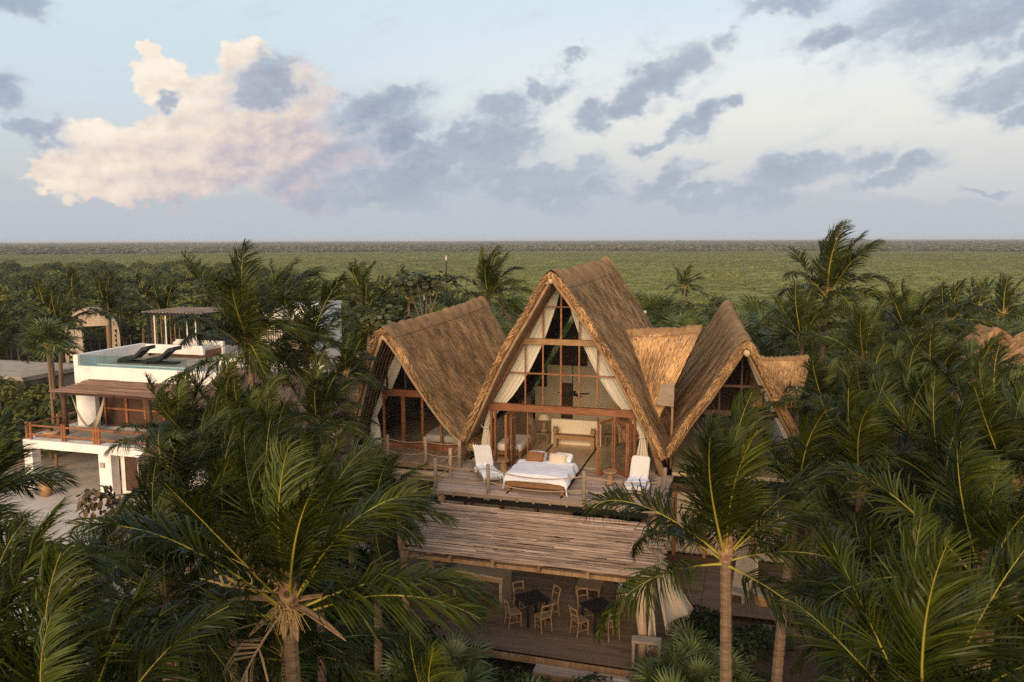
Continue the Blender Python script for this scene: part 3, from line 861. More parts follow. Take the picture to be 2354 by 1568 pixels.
# room: floor, bed tracks, back wall
MB().box((0, 3.95, ZD - 0.06), (7.4, 7.9, 0.12)).build('floor', M['floor'], main_h)
for x in (-1.05, 0.90):
    MB().box((x, -0.35, ZD + 0.004), (0.075, 7.2, 0.008)).build('bed_track', M['black'], main_h)
mb = MB()
for a, b, c, d in [(-3.0, -1.95, 3.2, 4.9), (-0.85, 3.0, 3.2, 4.9), (-0.85, 2.4, 4.9, 6.0), (-2.4, -1.95, 4.9, 6.0), (-1.95, -1.70, 3.2, 6.0), (-1.10, -0.85, 3.2, 6.0), (-1.70, -1.10, 5.15, 6.0)]:
    mb.box(((a + b) / 2, 7.55, (c + d) / 2), (b - a - .002, 0.16, d - c))
mb.build('back_wall', M['plaster'], main_h)
MB().box((-1.4, 7.62, 4.17), (0.60, 0.05, 1.94)).build('bathroom_door', M['darkwood'], main_h)
MB().slab([(-0.35, 7.25, 6.0), (2.35, 7.25, 6.0), (1.35, 7.25, 8.0), (-0.35, 7.25, 8.0)], (0, 0.14, 0)).build('loft_wall', M['plaster'], main_h)
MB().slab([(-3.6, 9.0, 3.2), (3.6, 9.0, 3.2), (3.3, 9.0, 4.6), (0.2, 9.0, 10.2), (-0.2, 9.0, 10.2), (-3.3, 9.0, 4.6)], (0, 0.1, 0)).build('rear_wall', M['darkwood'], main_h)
for x in (-3.30, 3.30):
    MB().box((x, 4.0, 3.8), (0.12, 7.2, 1.2)).build('side_wall', M['plaster'], main_h)
MB().lathe((1.15, 7.42, 5.42), [(0.16, 0), (0.16, 0.02)], 14).build('round_vent', M['black'], main_h)

# ---------- raised deck
deck = thing('deck', 'raised front timber deck carrying the white bed and both loungers', 'deck', (0, 0, 0))
ys = [-0.22 - 0.142 * i for i in range(28)]
planks(deck, -4.30, 3.98, ys, ZD, 0.136, M['plank'], 3)
MB().box((-0.16, -4.13, ZD - 0.10), (8.30, 0.03, 0.13)).build('fascia', M['greywood'], deck)
for i in range(14):
    x = -4.0 + i * 0.59
    MB().box((x, -2.1, ZD - 0.13), (0.07, 4.15, 0.15)).build('joist', M['pole'], deck)
MB().box((-0.1, -3.7, ZD - 0.36), (8.2, 0.16, 0.28)).build('bearer', M['black'], deck)
MB().box((-0.1, -1.2, ZD - 0.36), (8.2, 0.16, 0.28)).build('bearer', M['black'], deck)
for x in (-3.95, 3.62):
    for y in (-3.95, -0.9):
        MB().tube([(x, y, 0.2), (x + .02, y, 1.6), (x, y, ZD - 0.22)], [0.15, 0.14, 0.15], 10).build('post', M['pole'], deck, smooth=True)
MB().box((-0.1, -3.2, 2.62), (8.2, 0.12, 0.22)).build('cross_beam', M['pole'], deck)

# ---------- left house
left_h = thing('thatched_house', 'left thatched house with a bed behind glass doors and a small rope-railed balcony', 'house', (-7.4, 0, 0))
PROF_L = [(0.0, 0.0), (0.15, 0.04), (0.36, 0.32), (0.88, 1.15), (1.40, 2.10), (1.98, 3.10), (2.6, 4.0), (3.15, 4.55), (3.55, 4.85)]
PROF_LL = [(0.0, 0.0), (0.15, 0.04), (0.33, 0.34), (0.80, 1.25), (1.25, 2.3), (1.70, 3.5), (2.1, 4.6), (2.4, 5.3)]
roof_l = Roof((0, -1.45, 8.66), (-0.12, 11.2, 8.95), PROF_LL, PROF_L, lambda d: d * 0.22, lambda d: d * 0.03, 0.23, 5)
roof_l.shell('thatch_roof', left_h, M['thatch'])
roof_l.ridge(left_h, M['thatch'], M['stickdark'])
roof_l.straw('thatch_straw', left_h, M['straw'], 24000, n_verge=3500)
roof_l.rafters(left_h, M['pole'], [0.035, 0.065, 0.095, 0.125, 0.155], 0.055)
roof_l.rafters(left_h, M['paleplank'], [0.006], 0.07)
MB().tube([(0, -1.40, 8.24), (0, 1.0, 8.28)], 0.10, 10).build('ridge_pole', M['paleplank'], left_h, smooth=True)
yl = 0.75
MB().box((0.33, yl, 5.62), (2.75, 0.16, 0.28)).build('lintel_beam', M['redwood'], left_h)
for x, z1 in [(-0.85, 6.6), (0.02, 7.8), (0.85, 6.9)]:
    MB().box((x, yl, (5.76 + z1) / 2), (0.05, 0.06, z1 - 5.76)).build('mullion', M['darkwood'], left_h)
poly = clip_poly([(-1.3, 5.78), (2.0, 5.78), (2.0, 8.0), (-1.3, 8.0)], [(1, 0.55, 0.02 + 0.55 * 8.0), (-1, 0.45, 0.0 + 0.45 * 8.0)])
MB().slab([(x, yl - .005, z) for x, z in poly], (0, 0.01, 0)).build('pane', M['glass'], left_h)
for x in (-1.0, -0.1, 0.78, 1.62, 2.45):
    zt_ = min(5.48, 8.2 - 1.62 * max(0.0, x))
    MB().box((x, yl, (3.2 + zt_) / 2), (0.10 if x != -0.1 else 0.17, 0.10, zt_ - 3.2)).build('door_post', M['redwood'], left_h)
for a, b in ((-1.0, -0.1), (-0.1, 0.78), (0.78, 1.62), (1.62, 2.45)):
    MB().box(((a + b) / 2, yl, 3.34), (b - a - 0.12, 0.06, 0.2)).build('bottom_rail', M['redwood'], left_h)
    zt_ = min(5.46, 8.1 - 1.62 * max(0.0, b))
    MB().box(((a + b) / 2, yl, (3.46 + zt_) / 2), (b - a - 0.12, 0.012, zt_ - 3.46)).build('pane', M['glass'], left_h)
curtain(left_h, [-0.2, -0.8, -1.2, -1.55, -1.65, -1.75, -1.82], [0.0, -0.25, -0.7, -1.30, -1.42, -1.30, -1.22], [7.8, 6.7, 5.7, 4.75, 4.5, 4.1, 3.25], yl + 0.15, 5, 0.05, M['curtain'], seed=4)
MB().tube([(-1.60, yl + .05, 4.55), (-1.50, yl, 4.52), (-1.40, yl + .06, 4.56)], 0.02, 6).build('tie_back', M['curtain'], left_h)
MB().box((0.3, 4.2, ZD - 0.06), (5.2, 6.8, 0.12)).build('floor', M['floor'], left_h)
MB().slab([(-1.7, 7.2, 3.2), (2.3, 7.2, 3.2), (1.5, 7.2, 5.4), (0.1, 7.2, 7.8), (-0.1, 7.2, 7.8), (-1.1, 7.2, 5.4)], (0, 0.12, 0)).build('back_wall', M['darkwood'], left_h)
for q in [((-2.4, -0.1, 3.2), (-2.1, -0.2, 4.05), 0.10), ((2.95, -0.35, 3.2), (2.85, -0.3, 4.3), 0.12)]:
    MB().tube([q[0], q[1]], q[2], 9).build('corner_pole', M['pole'], left_h, smooth=True)
MB().bar((-2.5, -1.2, 4.05), (-1.85, -0.6, 4.35), 0.12, 0.10).build('eave_pole', M['paleplank'], left_h)
# ground floor room under the left house
mb = MB()
mb.box((1.05, -0.72, 2.56), (4.9, 0.2, 0.36)); mb.box((-1.32, -0.72, 1.3), (0.2, 0.2, 2.16)); mb.box((3.40, -0.72, 1.3), (0.22, 0.2, 2.16))
mb.box((1.05, 4.5, 1.45), (4.9, 0.15, 2.6)); mb.box((-1.4, 2, 1.45), (0.15, 4.8, 2.6)); mb.box((3.5, 2, 1.45), (0.15, 4.8, 2.6))
mb.build('lower_wall', M['gauze'], left_h)
MB().tube([(-1.9, -1.18, 2.80), (0.8, -1.2, 2.78), (3.3, -1.16, 2.80)], [0.13, 0.14, 0.13], 10).build('log_beam', M['paleplank'], left_h, smooth=True)
for x in (-1.14, -0.02, 1.22, 1.62, 3.2):
    MB().box((x, -0.74, 1.28), (0.12, 0.10, 2.16)).build('window_post', M['darkwood'], left_h)
MB().box((1.03, -0.74, 2.42), (4.5, 0.10, 0.10)).build('window_head', M['darkwood'], left_h)
for a, b in ((-1.08, -0.08), (0.04, 1.16), (2.2, 3.14)):
    curtain(left_h, [a, a], [b, b], [2.36, 0.25], -0.55, 6, 0.03, M['gauze'], seed=int(a * 10) + 40)
for a, b in ((-1.08, -0.08), (0.04, 1.16), (1.68, 3.14)):
    MB().box(((a + b) / 2, -0.72, 1.28), (b - a, 0.012, 2.1)).build('pane', M['glass'], left_h)
MB().tube([(-1.62, -1.05, 0.0), (-1.6, -1.05, 2.7)], 0.12, 9).build('post', M['pole'], left_h, smooth=True)
balc = thing('balcony_deck', 'narrow side balcony of boards in front of the left bedroom', 'deck', (0, 0, 0))
planks(balc, -1.22, 0.68, [-8.78 + 0.142 * i for i in range(32)], ZD + 0.01, 0.136, M['planky'], 9, seg=(1.9, 2.2), along='Y')
MB().box((-6.55, -1.26, ZD - 0.10), (4.6, 0.04, 0.16)).build('fascia', M['pole'], balc)
for i in range(7):
    MB().box((-8.4 + i * 0.7, -0.2, ZD - 0.12), (0.07, 1.9, 0.14)).build('joist', M['pole'], balc)

# ---------- rope railings
def railing(label, posts, spans, m, levels=(0.90, 0.42), h=1.08, sag=0.13):
    x0, y0 = posts[0]
    rl = thing('rope_railing', label, 'railing', (x0, y0, ZD), group='rope railings of the decks')
    r = random.Random(len(posts) * 7 + int(x0 * 3))
    for (x, y) in posts:
        hh = h * r.uniform(0.95, 1.05)
        MB().tube([(x - x0, y - y0, -0.25), (x - x0 + r.uniform(-.02, .02), y - y0, hh * .5), (x - x0 + r.uniform(-.02, .02), y - y0, hh)], [0.074, 0.066, 0.068], 8).build('post', m, rl, smooth=True)
    for a, b in spans:
        for lv in levels:
            pa, pb = Vector((posts[a][0] - x0, posts[a][1] - y0, lv)), Vector((posts[b][0] - x0, posts[b][1] - y0, lv))
            sg = sag * r.uniform(0.7, 1.25) * (pb - pa).length / 2.2
            pts = [pa.lerp(pb, t / 12) - Vector((0, 0, sg * 4 * (t / 12) * (1 - t / 12))) for t in range(13)]
            MB().tube(pts, 0.021, 6).build('rope', M['rope'], rl, smooth=True)
    return rl


railing('grey-brown rope railing along the open front edge of the raised deck', [(-4.15, -4.06), (-2.14, -4.06), (1.30, -4.06), (3.83, -4.06), (3.88, -2.75)], [(0, 1), (1, 2), (2, 3), (3, 4)], M['greywood'])
railing('pale rope railing stepping down the side of the raised deck beside the left balcony', [(-4.16, -3.95), (-4.10, -2.62), (-4.16, -1.45)], [(0, 1), (1, 2)], M['paleplank'])
railing('pale rope railing along the front of the narrow left balcony', [(-9.3, -0.5), (-7.38, -1.12), (-5.72, -1.15), (-4.28, -1.1)], [(0, 1), (1, 2), (2, 3)], M['paleplank'])

# ---------- right house
right_h = thing('thatched_house', 'right thatched house half hidden behind palm fronds with a low side gable', 'house', (6.47, -0.9, 0), R(4.4))
PROF_R = [(0.0, 0.0), (0.15, 0.04), (0.36, 0.32), (0.86, 1.2), (1.45, 2.2), (2.05, 3.1), (2.55, 4.0), (2.8, 4.5)]
roof_r = Roof((0, 0, 8.50), (0, 13.6, 8.85), PROF_R, [(0, 0), (0.15, 0.05), (0.34, 0.4), (0.74, 1.2), (1.24, 2.1), (1.78, 3.1), (2.25, 4.0), (2.45, 4.4)], lambda d: d * 0.22, lambda d: d * 0.03, 0.23, 8)
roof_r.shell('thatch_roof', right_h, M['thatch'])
roof_r.ridge(right_h, M['thatch'], M['stickdark'])
roof_r.straw('thatch_straw', right_h, M['straw'], 20000, n_verge=3500)
roof_r.rafters(right_h, M['pole'], [0.01, 0.04, 0.07], 0.06)
MB().tube([(0, -0.12, 8.08), (0, 1.4, 8.1)], 0.11, 10).build('ridge_pole', M['paleplank'], right_h, smooth=True)
roof_rd = Roof((-6.0, 0.6, 7.15), (-6.0, 3.05, 7.2), [(0, 0), (0.16, 0.05), (0.6, 0.5), (1.2, 1.25), (1.6, 1.8)], [(0, 0), (0.16, 0.05), (0.6, 0.5), (1.2, 1.25), (1.6, 1.8)],
               lambda d: d * 0.0, lambda d: d * 0.35, 0.28, 12, MXd)
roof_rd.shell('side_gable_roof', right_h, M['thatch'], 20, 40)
roof_rd.ridge(right_h, M['thatch'], M['stickdark'])
roof_rd.straw('side_gable_straw', right_h, M['straw'], 6000)
ry = 1.9
for z, w in ((5.5, 1.75), (6.55, 1.05)):
    MB().box((0, ry, z), (2 * w, 0.09, 0.09 if z > 6 else 0.2)).build('glazing_bar', M['darkwood'], right_h)
for x in (-0.8, 0.0, 0.8):
    MB().box((x, ry, 4.9 if abs(x) > .1 else 5.5), (0.06, 0.06, 3.0 if abs(x) > .1 else 4.4)).build('mullion', M['darkwood'], right_h)
curtain(right_h, [0.05, 0.55, 1.2, 1.75, 2.2], [0.22, 0.95, 1.72, 2.35, 2.8], [7.9, 6.7, 5.4, 4.3, 3.3], ry + 0.15, 5, 0.05, M['curtain'], seed=8)
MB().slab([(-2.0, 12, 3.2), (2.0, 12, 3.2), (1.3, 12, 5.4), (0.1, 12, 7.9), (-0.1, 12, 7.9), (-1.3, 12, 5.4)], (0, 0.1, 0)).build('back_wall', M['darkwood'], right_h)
MB().box((0, ry + 4.5, ZD - 0.08), (5, 10, 0.14)).build('floor', M['floor'], right_h)

# ground floor front under the middle and right houses
lower = thing('lower_facade', 'curtained ground floor windows behind the lower terrace', 'wall', (0, 0, 0))
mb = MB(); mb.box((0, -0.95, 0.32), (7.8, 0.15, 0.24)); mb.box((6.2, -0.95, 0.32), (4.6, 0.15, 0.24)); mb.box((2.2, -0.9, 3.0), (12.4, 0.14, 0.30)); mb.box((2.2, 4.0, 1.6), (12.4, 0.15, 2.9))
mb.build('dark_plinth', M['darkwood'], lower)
for x in (-3.9, -2.6, -1.2, 0.2, 1.6, 3.0, 4.1, 5.2, 6.05, 6.9, 8.2):
    MB().box((x, -0.97, 1.65), (0.12, 0.12, 2.42)).build('window_post', M['redwood'], lower)
for a, b in ((-3.84, -2.66), (-2.54, -1.26), (-1.14, 0.14), (3.06, 4.04), (4.16, 5.14), (5.26, 5.99), (6.11, 6.84), (6.96, 8.14)):
    curtain(lower, [a, a], [b, b], [2.84, 0.46], -0.80, 5, 0.035, M['gauze'], seed=int(a * 9))

# ================================================================== things on the raised deck
def soft_box(c, s, r=0.06, n=8, puff=0.0, seed=0, wrinkle=0.0):
    """cushion-like rounded box as a closed grid-sphere mesh"""
    mb = MB(); P = []
    nu, nv = 2 * n, 4 * n
    for i in range(nu + 1):
        th = PI * i / nu; row = []
        for j in range(nv + 1):
            ph = 2 * PI * j / nv
            x, y, z = math.sin(th) * math.cos(ph), math.sin(th) * math.sin(ph), math.cos(th)
            f = lambda q, e: math.copysign(abs(q) ** e, q)
            e = r
            X, Y, Z = f(x, e), f(y, e), f(z, e * 1.3)
            k = max(abs(X), abs(Y))
            w = wrinkle * float(fnoise(X * 2 + seed, Y * 2, Z, 2.5))
            Z = Z * (1 + puff * (1 - k * k))
            row.append((c[0] + X * s[0] / 2 * (1 + w), c[1] + Y * s[1] / 2 * (1 + w), c[2] + Z * s[2] / 2 * (1 + w)))
        P.append(row)
    return mb.grid(P)


# bed on tracks
bed = thing('bed', 'wide low wooden bed with white bedding rolled out onto the raised deck', 'bed', (-0.53, -2.62, ZD))
mb = MB()
mb.box((0, -1.02, 0.30), (1.94, 0.06, 0.17)); mb.box((0, 1.02, 0.30), (1.94, 0.06, 0.17))
mb.box((-0.96, 0, 0.30), (0.06, 2.0, 0.17)); mb.box((0.96, 0, 0.30), (0.06, 2.0, 0.17)); mb.box((0, 0, 0.33), (1.86, 1.98, 0.06))
mb.build('bed_frame', M['teak'], bed)
for x in (-0.91, 0.91):
    for y in (-0.98, 0.98):
        MB().box((x, y, 0.125), (0.12, 0.12, 0.19)).build('leg', M['teak'], bed)
        MB().tube([(x - .03, y, 0.035), (x + .03, y, 0.035)], 0.03, 8).build('caster', M['black'], bed)
soft_box((0, 0.0, 0.50), (1.95, 2.08, 0.26), 0.22, 8).build('mattress', M['linen'], bed, smooth=True)
# duvet draped over the mattress, rumpled, one corner hanging lower at the right front
P = []
for i in range(61):
    v = i / 60; row = []
    for j in range(61):
        u = j / 60
        X = (u - 0.5) * 2.62; Y = -1.30 + v * 2.05
        hx = max(0, abs(X) - 1.0); hy = max(0, -1.03 - Y)
        z = 0.665 + 0.045 * (1 - (X / 1.0) ** 2 if abs(X) < 1 else 0)
        fold = 0.016 * float(fnoise(X * 1.0, Y * 0.9, 0.3, 2.0)) + 0.006 * float(fnoise(X * 1.3 + Y, Y * 1.1 - X, 1.7, 3.4))
        fold += 0.03 * math.exp(-((Y - 0.55) / 0.16) ** 2) + 0.012 * float(fnoise(X * 2.2, Y * 2.0, 5.0, 1.7)) * max(0, Y)
        drop = min(hx, 0.31) * 0.95 + min(hy, 0.27) * 0.98
        xx = math.copysign(min(abs(X), 1.0) + 0.10 * math.sin(min(hx, 0.31) * 4.5), X); yy = max(Y, -1.03) - 0.07 * math.sin(min(hy, 0.27) * 5)
        if hx or hy:
            wv = 0.022 * math.sin(X * 7 if hy > hx else Y * 8 + X)
            xx += wv * (hx > hy) ; yy += wv * (hy >= hx)
        if X > 0.85 and Y < -0.8: drop += 0.12 * min(1, (X - 0.85) * 2.5) * min(1, (-0.8 - Y) * 2.5)
        row.append((xx, yy, z + fold * (1 if not (hx or hy) else 0.35) - drop))
    P.append(row)
dv = MB().grid(P).build('duvet', M['linen'], bed, smooth=True)
sm = dv.modifiers.new('thick', 'SOLIDIFY'); sm.thickness = 0.03; sm.offset = 1


bed.scale = (1.07, 1.04, 1.0)


def pillow(label, loc, size, tilt, rz, m, fringe=None, group=None):
    p = thing('pillow', label, 'pillow', loc, rz, group)
    o = soft_box((0, 0, 0), (size[0], size[1], size[2]), 0.42, 7, 0.35, seed=int(loc[0] * 10), wrinkle=0.03).build('cover', m, p, smooth=True)
    o.rotation_euler = (tilt, 0, 0)
    if fringe:
        mb = MB(); r = random.Random(int(loc[0] * 100)); hx, hy = size[0] / 2, size[1] / 2
        for k in range(90):
            t = k / 90 * 4; s, f = int(t), t - int(t)
            x, y = [(-1 + 2 * f, -1), (1, -1 + 2 * f), (1 - 2 * f, 1), (-1, 1 - 2 * f)][s]
            a = Vector((x * hx * 0.93, y * hy * 0.93, 0)); b = Vector((x * hx * 1.1 + r.uniform(-.02, .02), y * hy * 1.12 + r.uniform(-.02, .02), -0.01))
            mb.bar(a, b, 0.016, 0.006)
        q = mb.build('fringe', fringe, p); q.rotation_euler = (tilt, 0, 0)
    return p


pillow('rust brown fringed cushion leaning at the head of the deck bed', (-0.95, -2.02, ZD + 0.86), (0.62, 0.42, 0.15), R(42), R(-4), M['brown_cloth'], M['brown_cloth'])
pillow('beige fringed cushion leaning at the head of the deck bed', (-0.10, -1.98, ZD + 0.84), (0.60, 0.40, 0.15), R(42), R(4), M['tan_cloth'], M['tan_cloth'])
pillow('white bed pillow behind the rust brown cushion', (-0.98, -1.68, ZD + 0.80), (0.74, 0.5, 0.20), R(18), R(3), M['linen'])
pillow('white bed pillow behind the beige cushion', (0.02, -1.68, ZD + 0.80), (0.74, 0.5, 0.20), R(18), R(-5), M['linen'])


def lounger(label, loc, rz, throw_back):
    """local: foot towards -y, head towards +y"""
    L = thing('sun_lounger', label, 'sun lounger', loc, rz, 'sun loungers on the raised deck')
    mb = MB()
    for x in (-0.33, 0.33):
        mb.bar((x, -0.95, 0.24), (x, 0.95, 0.24), 0.06, 0.09)
    for y in (-0.94, -0.3, 0.3, 0.94):
        mb.bar((-0.33, y, 0.24), (0.33, y, 0.24), 0.06, 0.07)
    mb.build('frame', M['greywood'], L)
    for x in (-0.31, 0.31):
        for y in (-0.86, 0.72):
            MB().box((x, y, 0.10), (0.075, 0.075, 0.2)).build('leg', M['greywood'], L)
    MB().bar((-0.31, -0.86, 0.07), (0.31, -0.86, 0.07), 0.04, 0.05).build('foot_rail', M['greywood'], L)
    for x in (-0.38, 0.38):
        MB().lathe((0, 0, 0), [(0.11, -0.025), (0.11, 0.025)], 14).build('wheel', M['greywood'], L, (x, 0.93, 0.13)).rotation_euler = (0, R(90), 0)
    soft_box((0, -0.37, 0.36), (0.68, 1.22, 0.15), 0.28, 6).build('seat_cushion', M['cushion'], L, smooth=True)
    b = soft_box((0, 0.42, 0.03), (0.68, 0.92, 0.14), 0.28, 6).build('back_cushion', M['cushion'], L, (0, 0.16, 0.36), smooth=True)
    b.rotation_euler = (R(56), 0, 0)
    MB().bar((0, 0.85, 0.24), (0, 0.52, 0.9), 0.5, 0.03).build('back_board', M['greywood'], L)
    t = MB(); rr = random.Random(int(rz * 50))
    P = []
    if throw_back:      # crumpled strip thrown over the left of the back and along the seat
        for i in range(26):
            f = i / 25; row = []
            for j in range(9):
                w = j / 8
                if f < 0.42:
                    g = f / 0.42; y = 0.62 - 0.50 * g; z = 1.10 - 0.66 * g + 0.03
                    x = -0.36 + 0.30 * w * (0.6 + 0.8 * g) + 0.03 * math.sin(7 * f)
                else:
                    g = (f - 0.42) / 0.58; y = 0.12 - 1.10 * g; z = 0.465 - 0.12 * max(0, g - 0.85) * 6
                    x = -0.38 + (0.45 + 0.33 * g) * w
                row.append((x, y, z + 0.02 * math.sin(13 * w + 5 * f) + 0.012 * rr.random()))
            P.append(row)
        t.grid(P)
        for k in range(16):
            x = -0.36 + 0.75 * k / 15
            t.tube([(x, -1.0, 0.37), (x + rr.uniform(-.02, .02), -1.03, 0.22)], [0.022, 0.008], 5)
        for k in range(6):
            t.tube([(-0.40, 0.10 - 0.05 * k, 0.44), (-0.42, 0.10 - 0.05 * k, 0.26)], [0.022, 0.008], 5)
    else:
        for i in range(14):
            f = i / 13; row = []
            for j in range(15):
                w = j / 14
                x = -0.33 + 0.80 * w; y = 0.10 - 0.95 * f + 0.10 * math.sin(4 * w)
                z = 0.455 + 0.018 * math.sin(11 * f + 4 * w) - 0.2 * max(0, w - 0.86) * 6
                row.append((min(x, 0.40), y, z))
            P.append(row)
        t.grid(P)
        for k in range(12):
            y = 0.05 - 0.88 * k / 11
            t.tube([(0.41, y, 0.32), (0.44, y - 0.02, 0.20)], [0.022, 0.008], 5)
    bl = tag(t.build('blanket', M['linen'], None, smooth=True), 'white tasselled blanket thrown over the %s sun lounger of the raised deck' % ('left-hand' if throw_back else 'right-hand'), 'blanket', 'tasselled blankets')
    bl.location = loc; bl.rotation_euler = (0, 0, rz)
    return L


lounger('white cushioned lounger with carved wheels beside the left end of the deck bed', (-2.78, -2.35, ZD), R(33), True)
lounger('white cushioned lounger with raised back near the right corner post of the raised deck', (2.90, -2.35, ZD), R(-3), False)


def stool(label, loc, top_r, h, waist):
    s = thing('side_stool', label, 'stool', loc)
    MB().lathe((0, 0, 0), [(waist * 1.5, 0), (waist * 1.6, 0.05), (waist, 0.10), (waist * 1.25, h * 0.5), (waist * 0.9, h * 0.7), (waist * 1.3, h - 0.06)], 12).build('foot', M['furn'], s, smooth=True)
    MB().lathe((0, 0, h - 0.06), [(top_r * 0.95, 0), (top_r, 0.03), (top_r * 0.97, 0.07)], 11).build('top', M['furn'], s)
    return s


stool('carved mushroom-shaped wooden stool between left lounger and folded doors', (-2.38, -1.42, ZD), 0.25, 0.48, 0.12)
stool('carved turned wooden stool by the open right-hand folding doors', (1.82, -1.85, ZD), 0.27, 0.50, 0.11)

# ---------- inside the middle room
hw = tag(MB().box((0, 0, 0.55), (2.2, 0.16, 1.10)).build('headboard_wall', M['lit_plaster'], None, (-0.52, 3.38, ZD)), 'low cream partition wall behind the carved bench indoors', 'wall')
be = thing('bench', 'long carved wooden bench with animal heads against the low partition', 'bench', (-0.50, 2.85, ZD))
MB().box((0, 0, 0.50), (1.75, 0.38, 0.09)).build('seat', M['furn'], be)
MB().box((0, 0, 0.41), (1.70, 0.30, 0.10)).build('apron', M['furn'], be)
for x in (-0.82, 0.82):
    MB().box((x, 0, 0.24), (0.15, 0.34, 0.46)).build('leg', M['furn'], be)
    hd = soft_box((x, 0, 0.70), (0.22, 0.30, 0.28), 0.55, 5)
    hd.box((x, -0.15, 0.66), (0.13, 0.12, 0.11)); hd.box((x - .07, -0.02, 0.86), (0.05, 0.06, 0.09)); hd.box((x + .07, -0.02, 0.86), (0.05, 0.06, 0.09))
    hd.build('carved_head', M['furn'], be)


def side_table(label, loc):
    s = thing('side_table', label, 'table', loc, 0, 'carved side tables by the partition')
    MB().box((0, 0, 0.50), (0.62, 0.42, 0.05)).build('top', M['chairwood'], s)
    for x in (-0.22, 0.22):
        for y in (-0.14, 0.14):
            MB().tube([(x * 1.15, y, 0.0), (x * 0.85, y, 0.12), (x * 1.1, y, 0.28), (x * 0.8, y, 0.48)], [0.03, 0.04, 0.035, 0.04], 6).build('leg', M['chairwood'], s)
    return s


side_table('carved side table with a shaded lamp left of the low partition', (-1.92, 3.05, ZD))
side_table('carved side table standing clear to the right of the bench', (1.0, 3.45, ZD))
lamp = thing('table_lamp', 'table lamp with carved foot and wide cream shade on left side table', 'lamp', (-1.90, 3.05, ZD + 0.525))
MB().lathe((0, 0, 0), [(0.14, 0), (0.14, 0.16), (0.05, 0.18), (0.08, 0.36), (0.03, 0.45), (0.02, 0.62)], 10).build('foot', M['furn'], lamp, smooth=True)
MB().lathe((0, 0, 0.60), [(0.28, 0), (0.16, 0.22)], 14).build('lamp_shade', M['lampshade'], lamp)
fan_o = thing('ceiling_fan', 'black ceiling fan on a long rod behind the gable glazing', 'fan', (-0.62, 3.0, 5.5))
MB().tube([(0, 0, 0.1), (0, 0, 4.2)], 0.022, 6).build('rod', M['black'], fan_o)
MB().lathe((0, 0, -0.08), [(0.06, 0), (0.14, 0.05), (0.12, 0.14), (0.05, 0.2)], 12).build('motor', M['black'], fan_o, smooth=True)
for kk in range(5):
    a = kk * 2 * PI / 5 + 0.4
    MB().box((math.cos(a) * 0.42, math.sin(a) * 0.42, 0.0), (0.58, 0.14, 0.015), (R(8), 0, a)).build('blade', M['black'], fan_o)
br = thing('wall_sculpture', 'branching dried coral ornament hung on the cream loft wall', 'ornament', (0.85, 7.15, 7.2))
mb = MB(); r = random.Random(4)
for kk in range(46):
    a = r.uniform(0.3, PI - 0.3); l = r.uniform(0.5, 1.1)
    p0 = Vector((0, 0, -0.4)); p1 = Vector((math.cos(a) * l * .5, 0, math.sin(a) * l * .45)); p2 = Vector((math.cos(a) * l, r.uniform(-.08, .0), math.sin(a) * l * 0.75))
    mb.tube([p0, p1, p2], [0.02, 0.014, 0.006], 4)
mb.build('branches', M['bark'], br)


def indoor_bed(label, loc, size, m=M['cushion']):
    b = thing('bed', label, 'bed', loc)
    MB().box((0, 0, 0.2), (size[0], size[1], 0.14)).build('bed_frame', M['teak'], b)
    for x in (-1, 1):
        for y in (-1, 1):
            MB().box((x * (size[0] / 2 - .08), y * (size[1] / 2 - .08), 0.08), (0.1, 0.1, 0.16)).build('leg', M['teak'], b)
    soft_box((0, 0, 0.42), (size[0] * 0.98, size[1] * 0.98, 0.34), 0.25, 7).build('mattress', m, b, smooth=True)
    return b


indoor_bed('cream daybed behind the left folded doors indoors', (-2.75, 1.4, ZD), (1.1, 1.9))
indoor_bed('cream made-up bed behind glass doors of the left house', (-5.85, 2.1, ZD), (1.9, 2.1))
pillow('pale pillow against the headboard of the left bedroom', (-6.1, 2.95, ZD + 0.85), (0.7, 0.45, 0.18), R(55), 0, M['linen'])
tag(MB().box((0, 0, 0), (0.30, 0.18, 0.10)).build('folded_towel', M['brown_cloth'], None, (-6.15, 2.35, ZD + 0.66)), 'small brown folded cloth on the left bedroom bed', 'towel')


def basket(label, loc):
    b = thing('basket', label, 'basket', loc)
    MB().lathe((0, 0, 0), [(0.16, 0), (0.22, 0.15), (0.25, 0.42), (0.24, 0.44), (0.2, 0.3)], 14).build('body', M['chairwood'], b)
    MB().tube([(0.23 * math.cos(t), 0, 0.42 + 0.26 * math.sin(t)) for t in [PI * i / 8 for i in range(9)]], 0.015, 5).build('handle', M['furn'], b)


basket('woven basket with a hoop handle inside the left doors', (-2.55, -0.35 + 0.75, ZD))
basket('woven basket with a hoop handle inside the right doors', (2.05, 0.5, ZD))
tag(soft_box((0, 0, 0.24), (0.55, 0.5, 0.48), 0.5, 6).build('pouffe', M['furn'], None, (2.6, 0.9, ZD), smooth=True), 'round woven pouffe inside by the right curtain', 'pouffe')

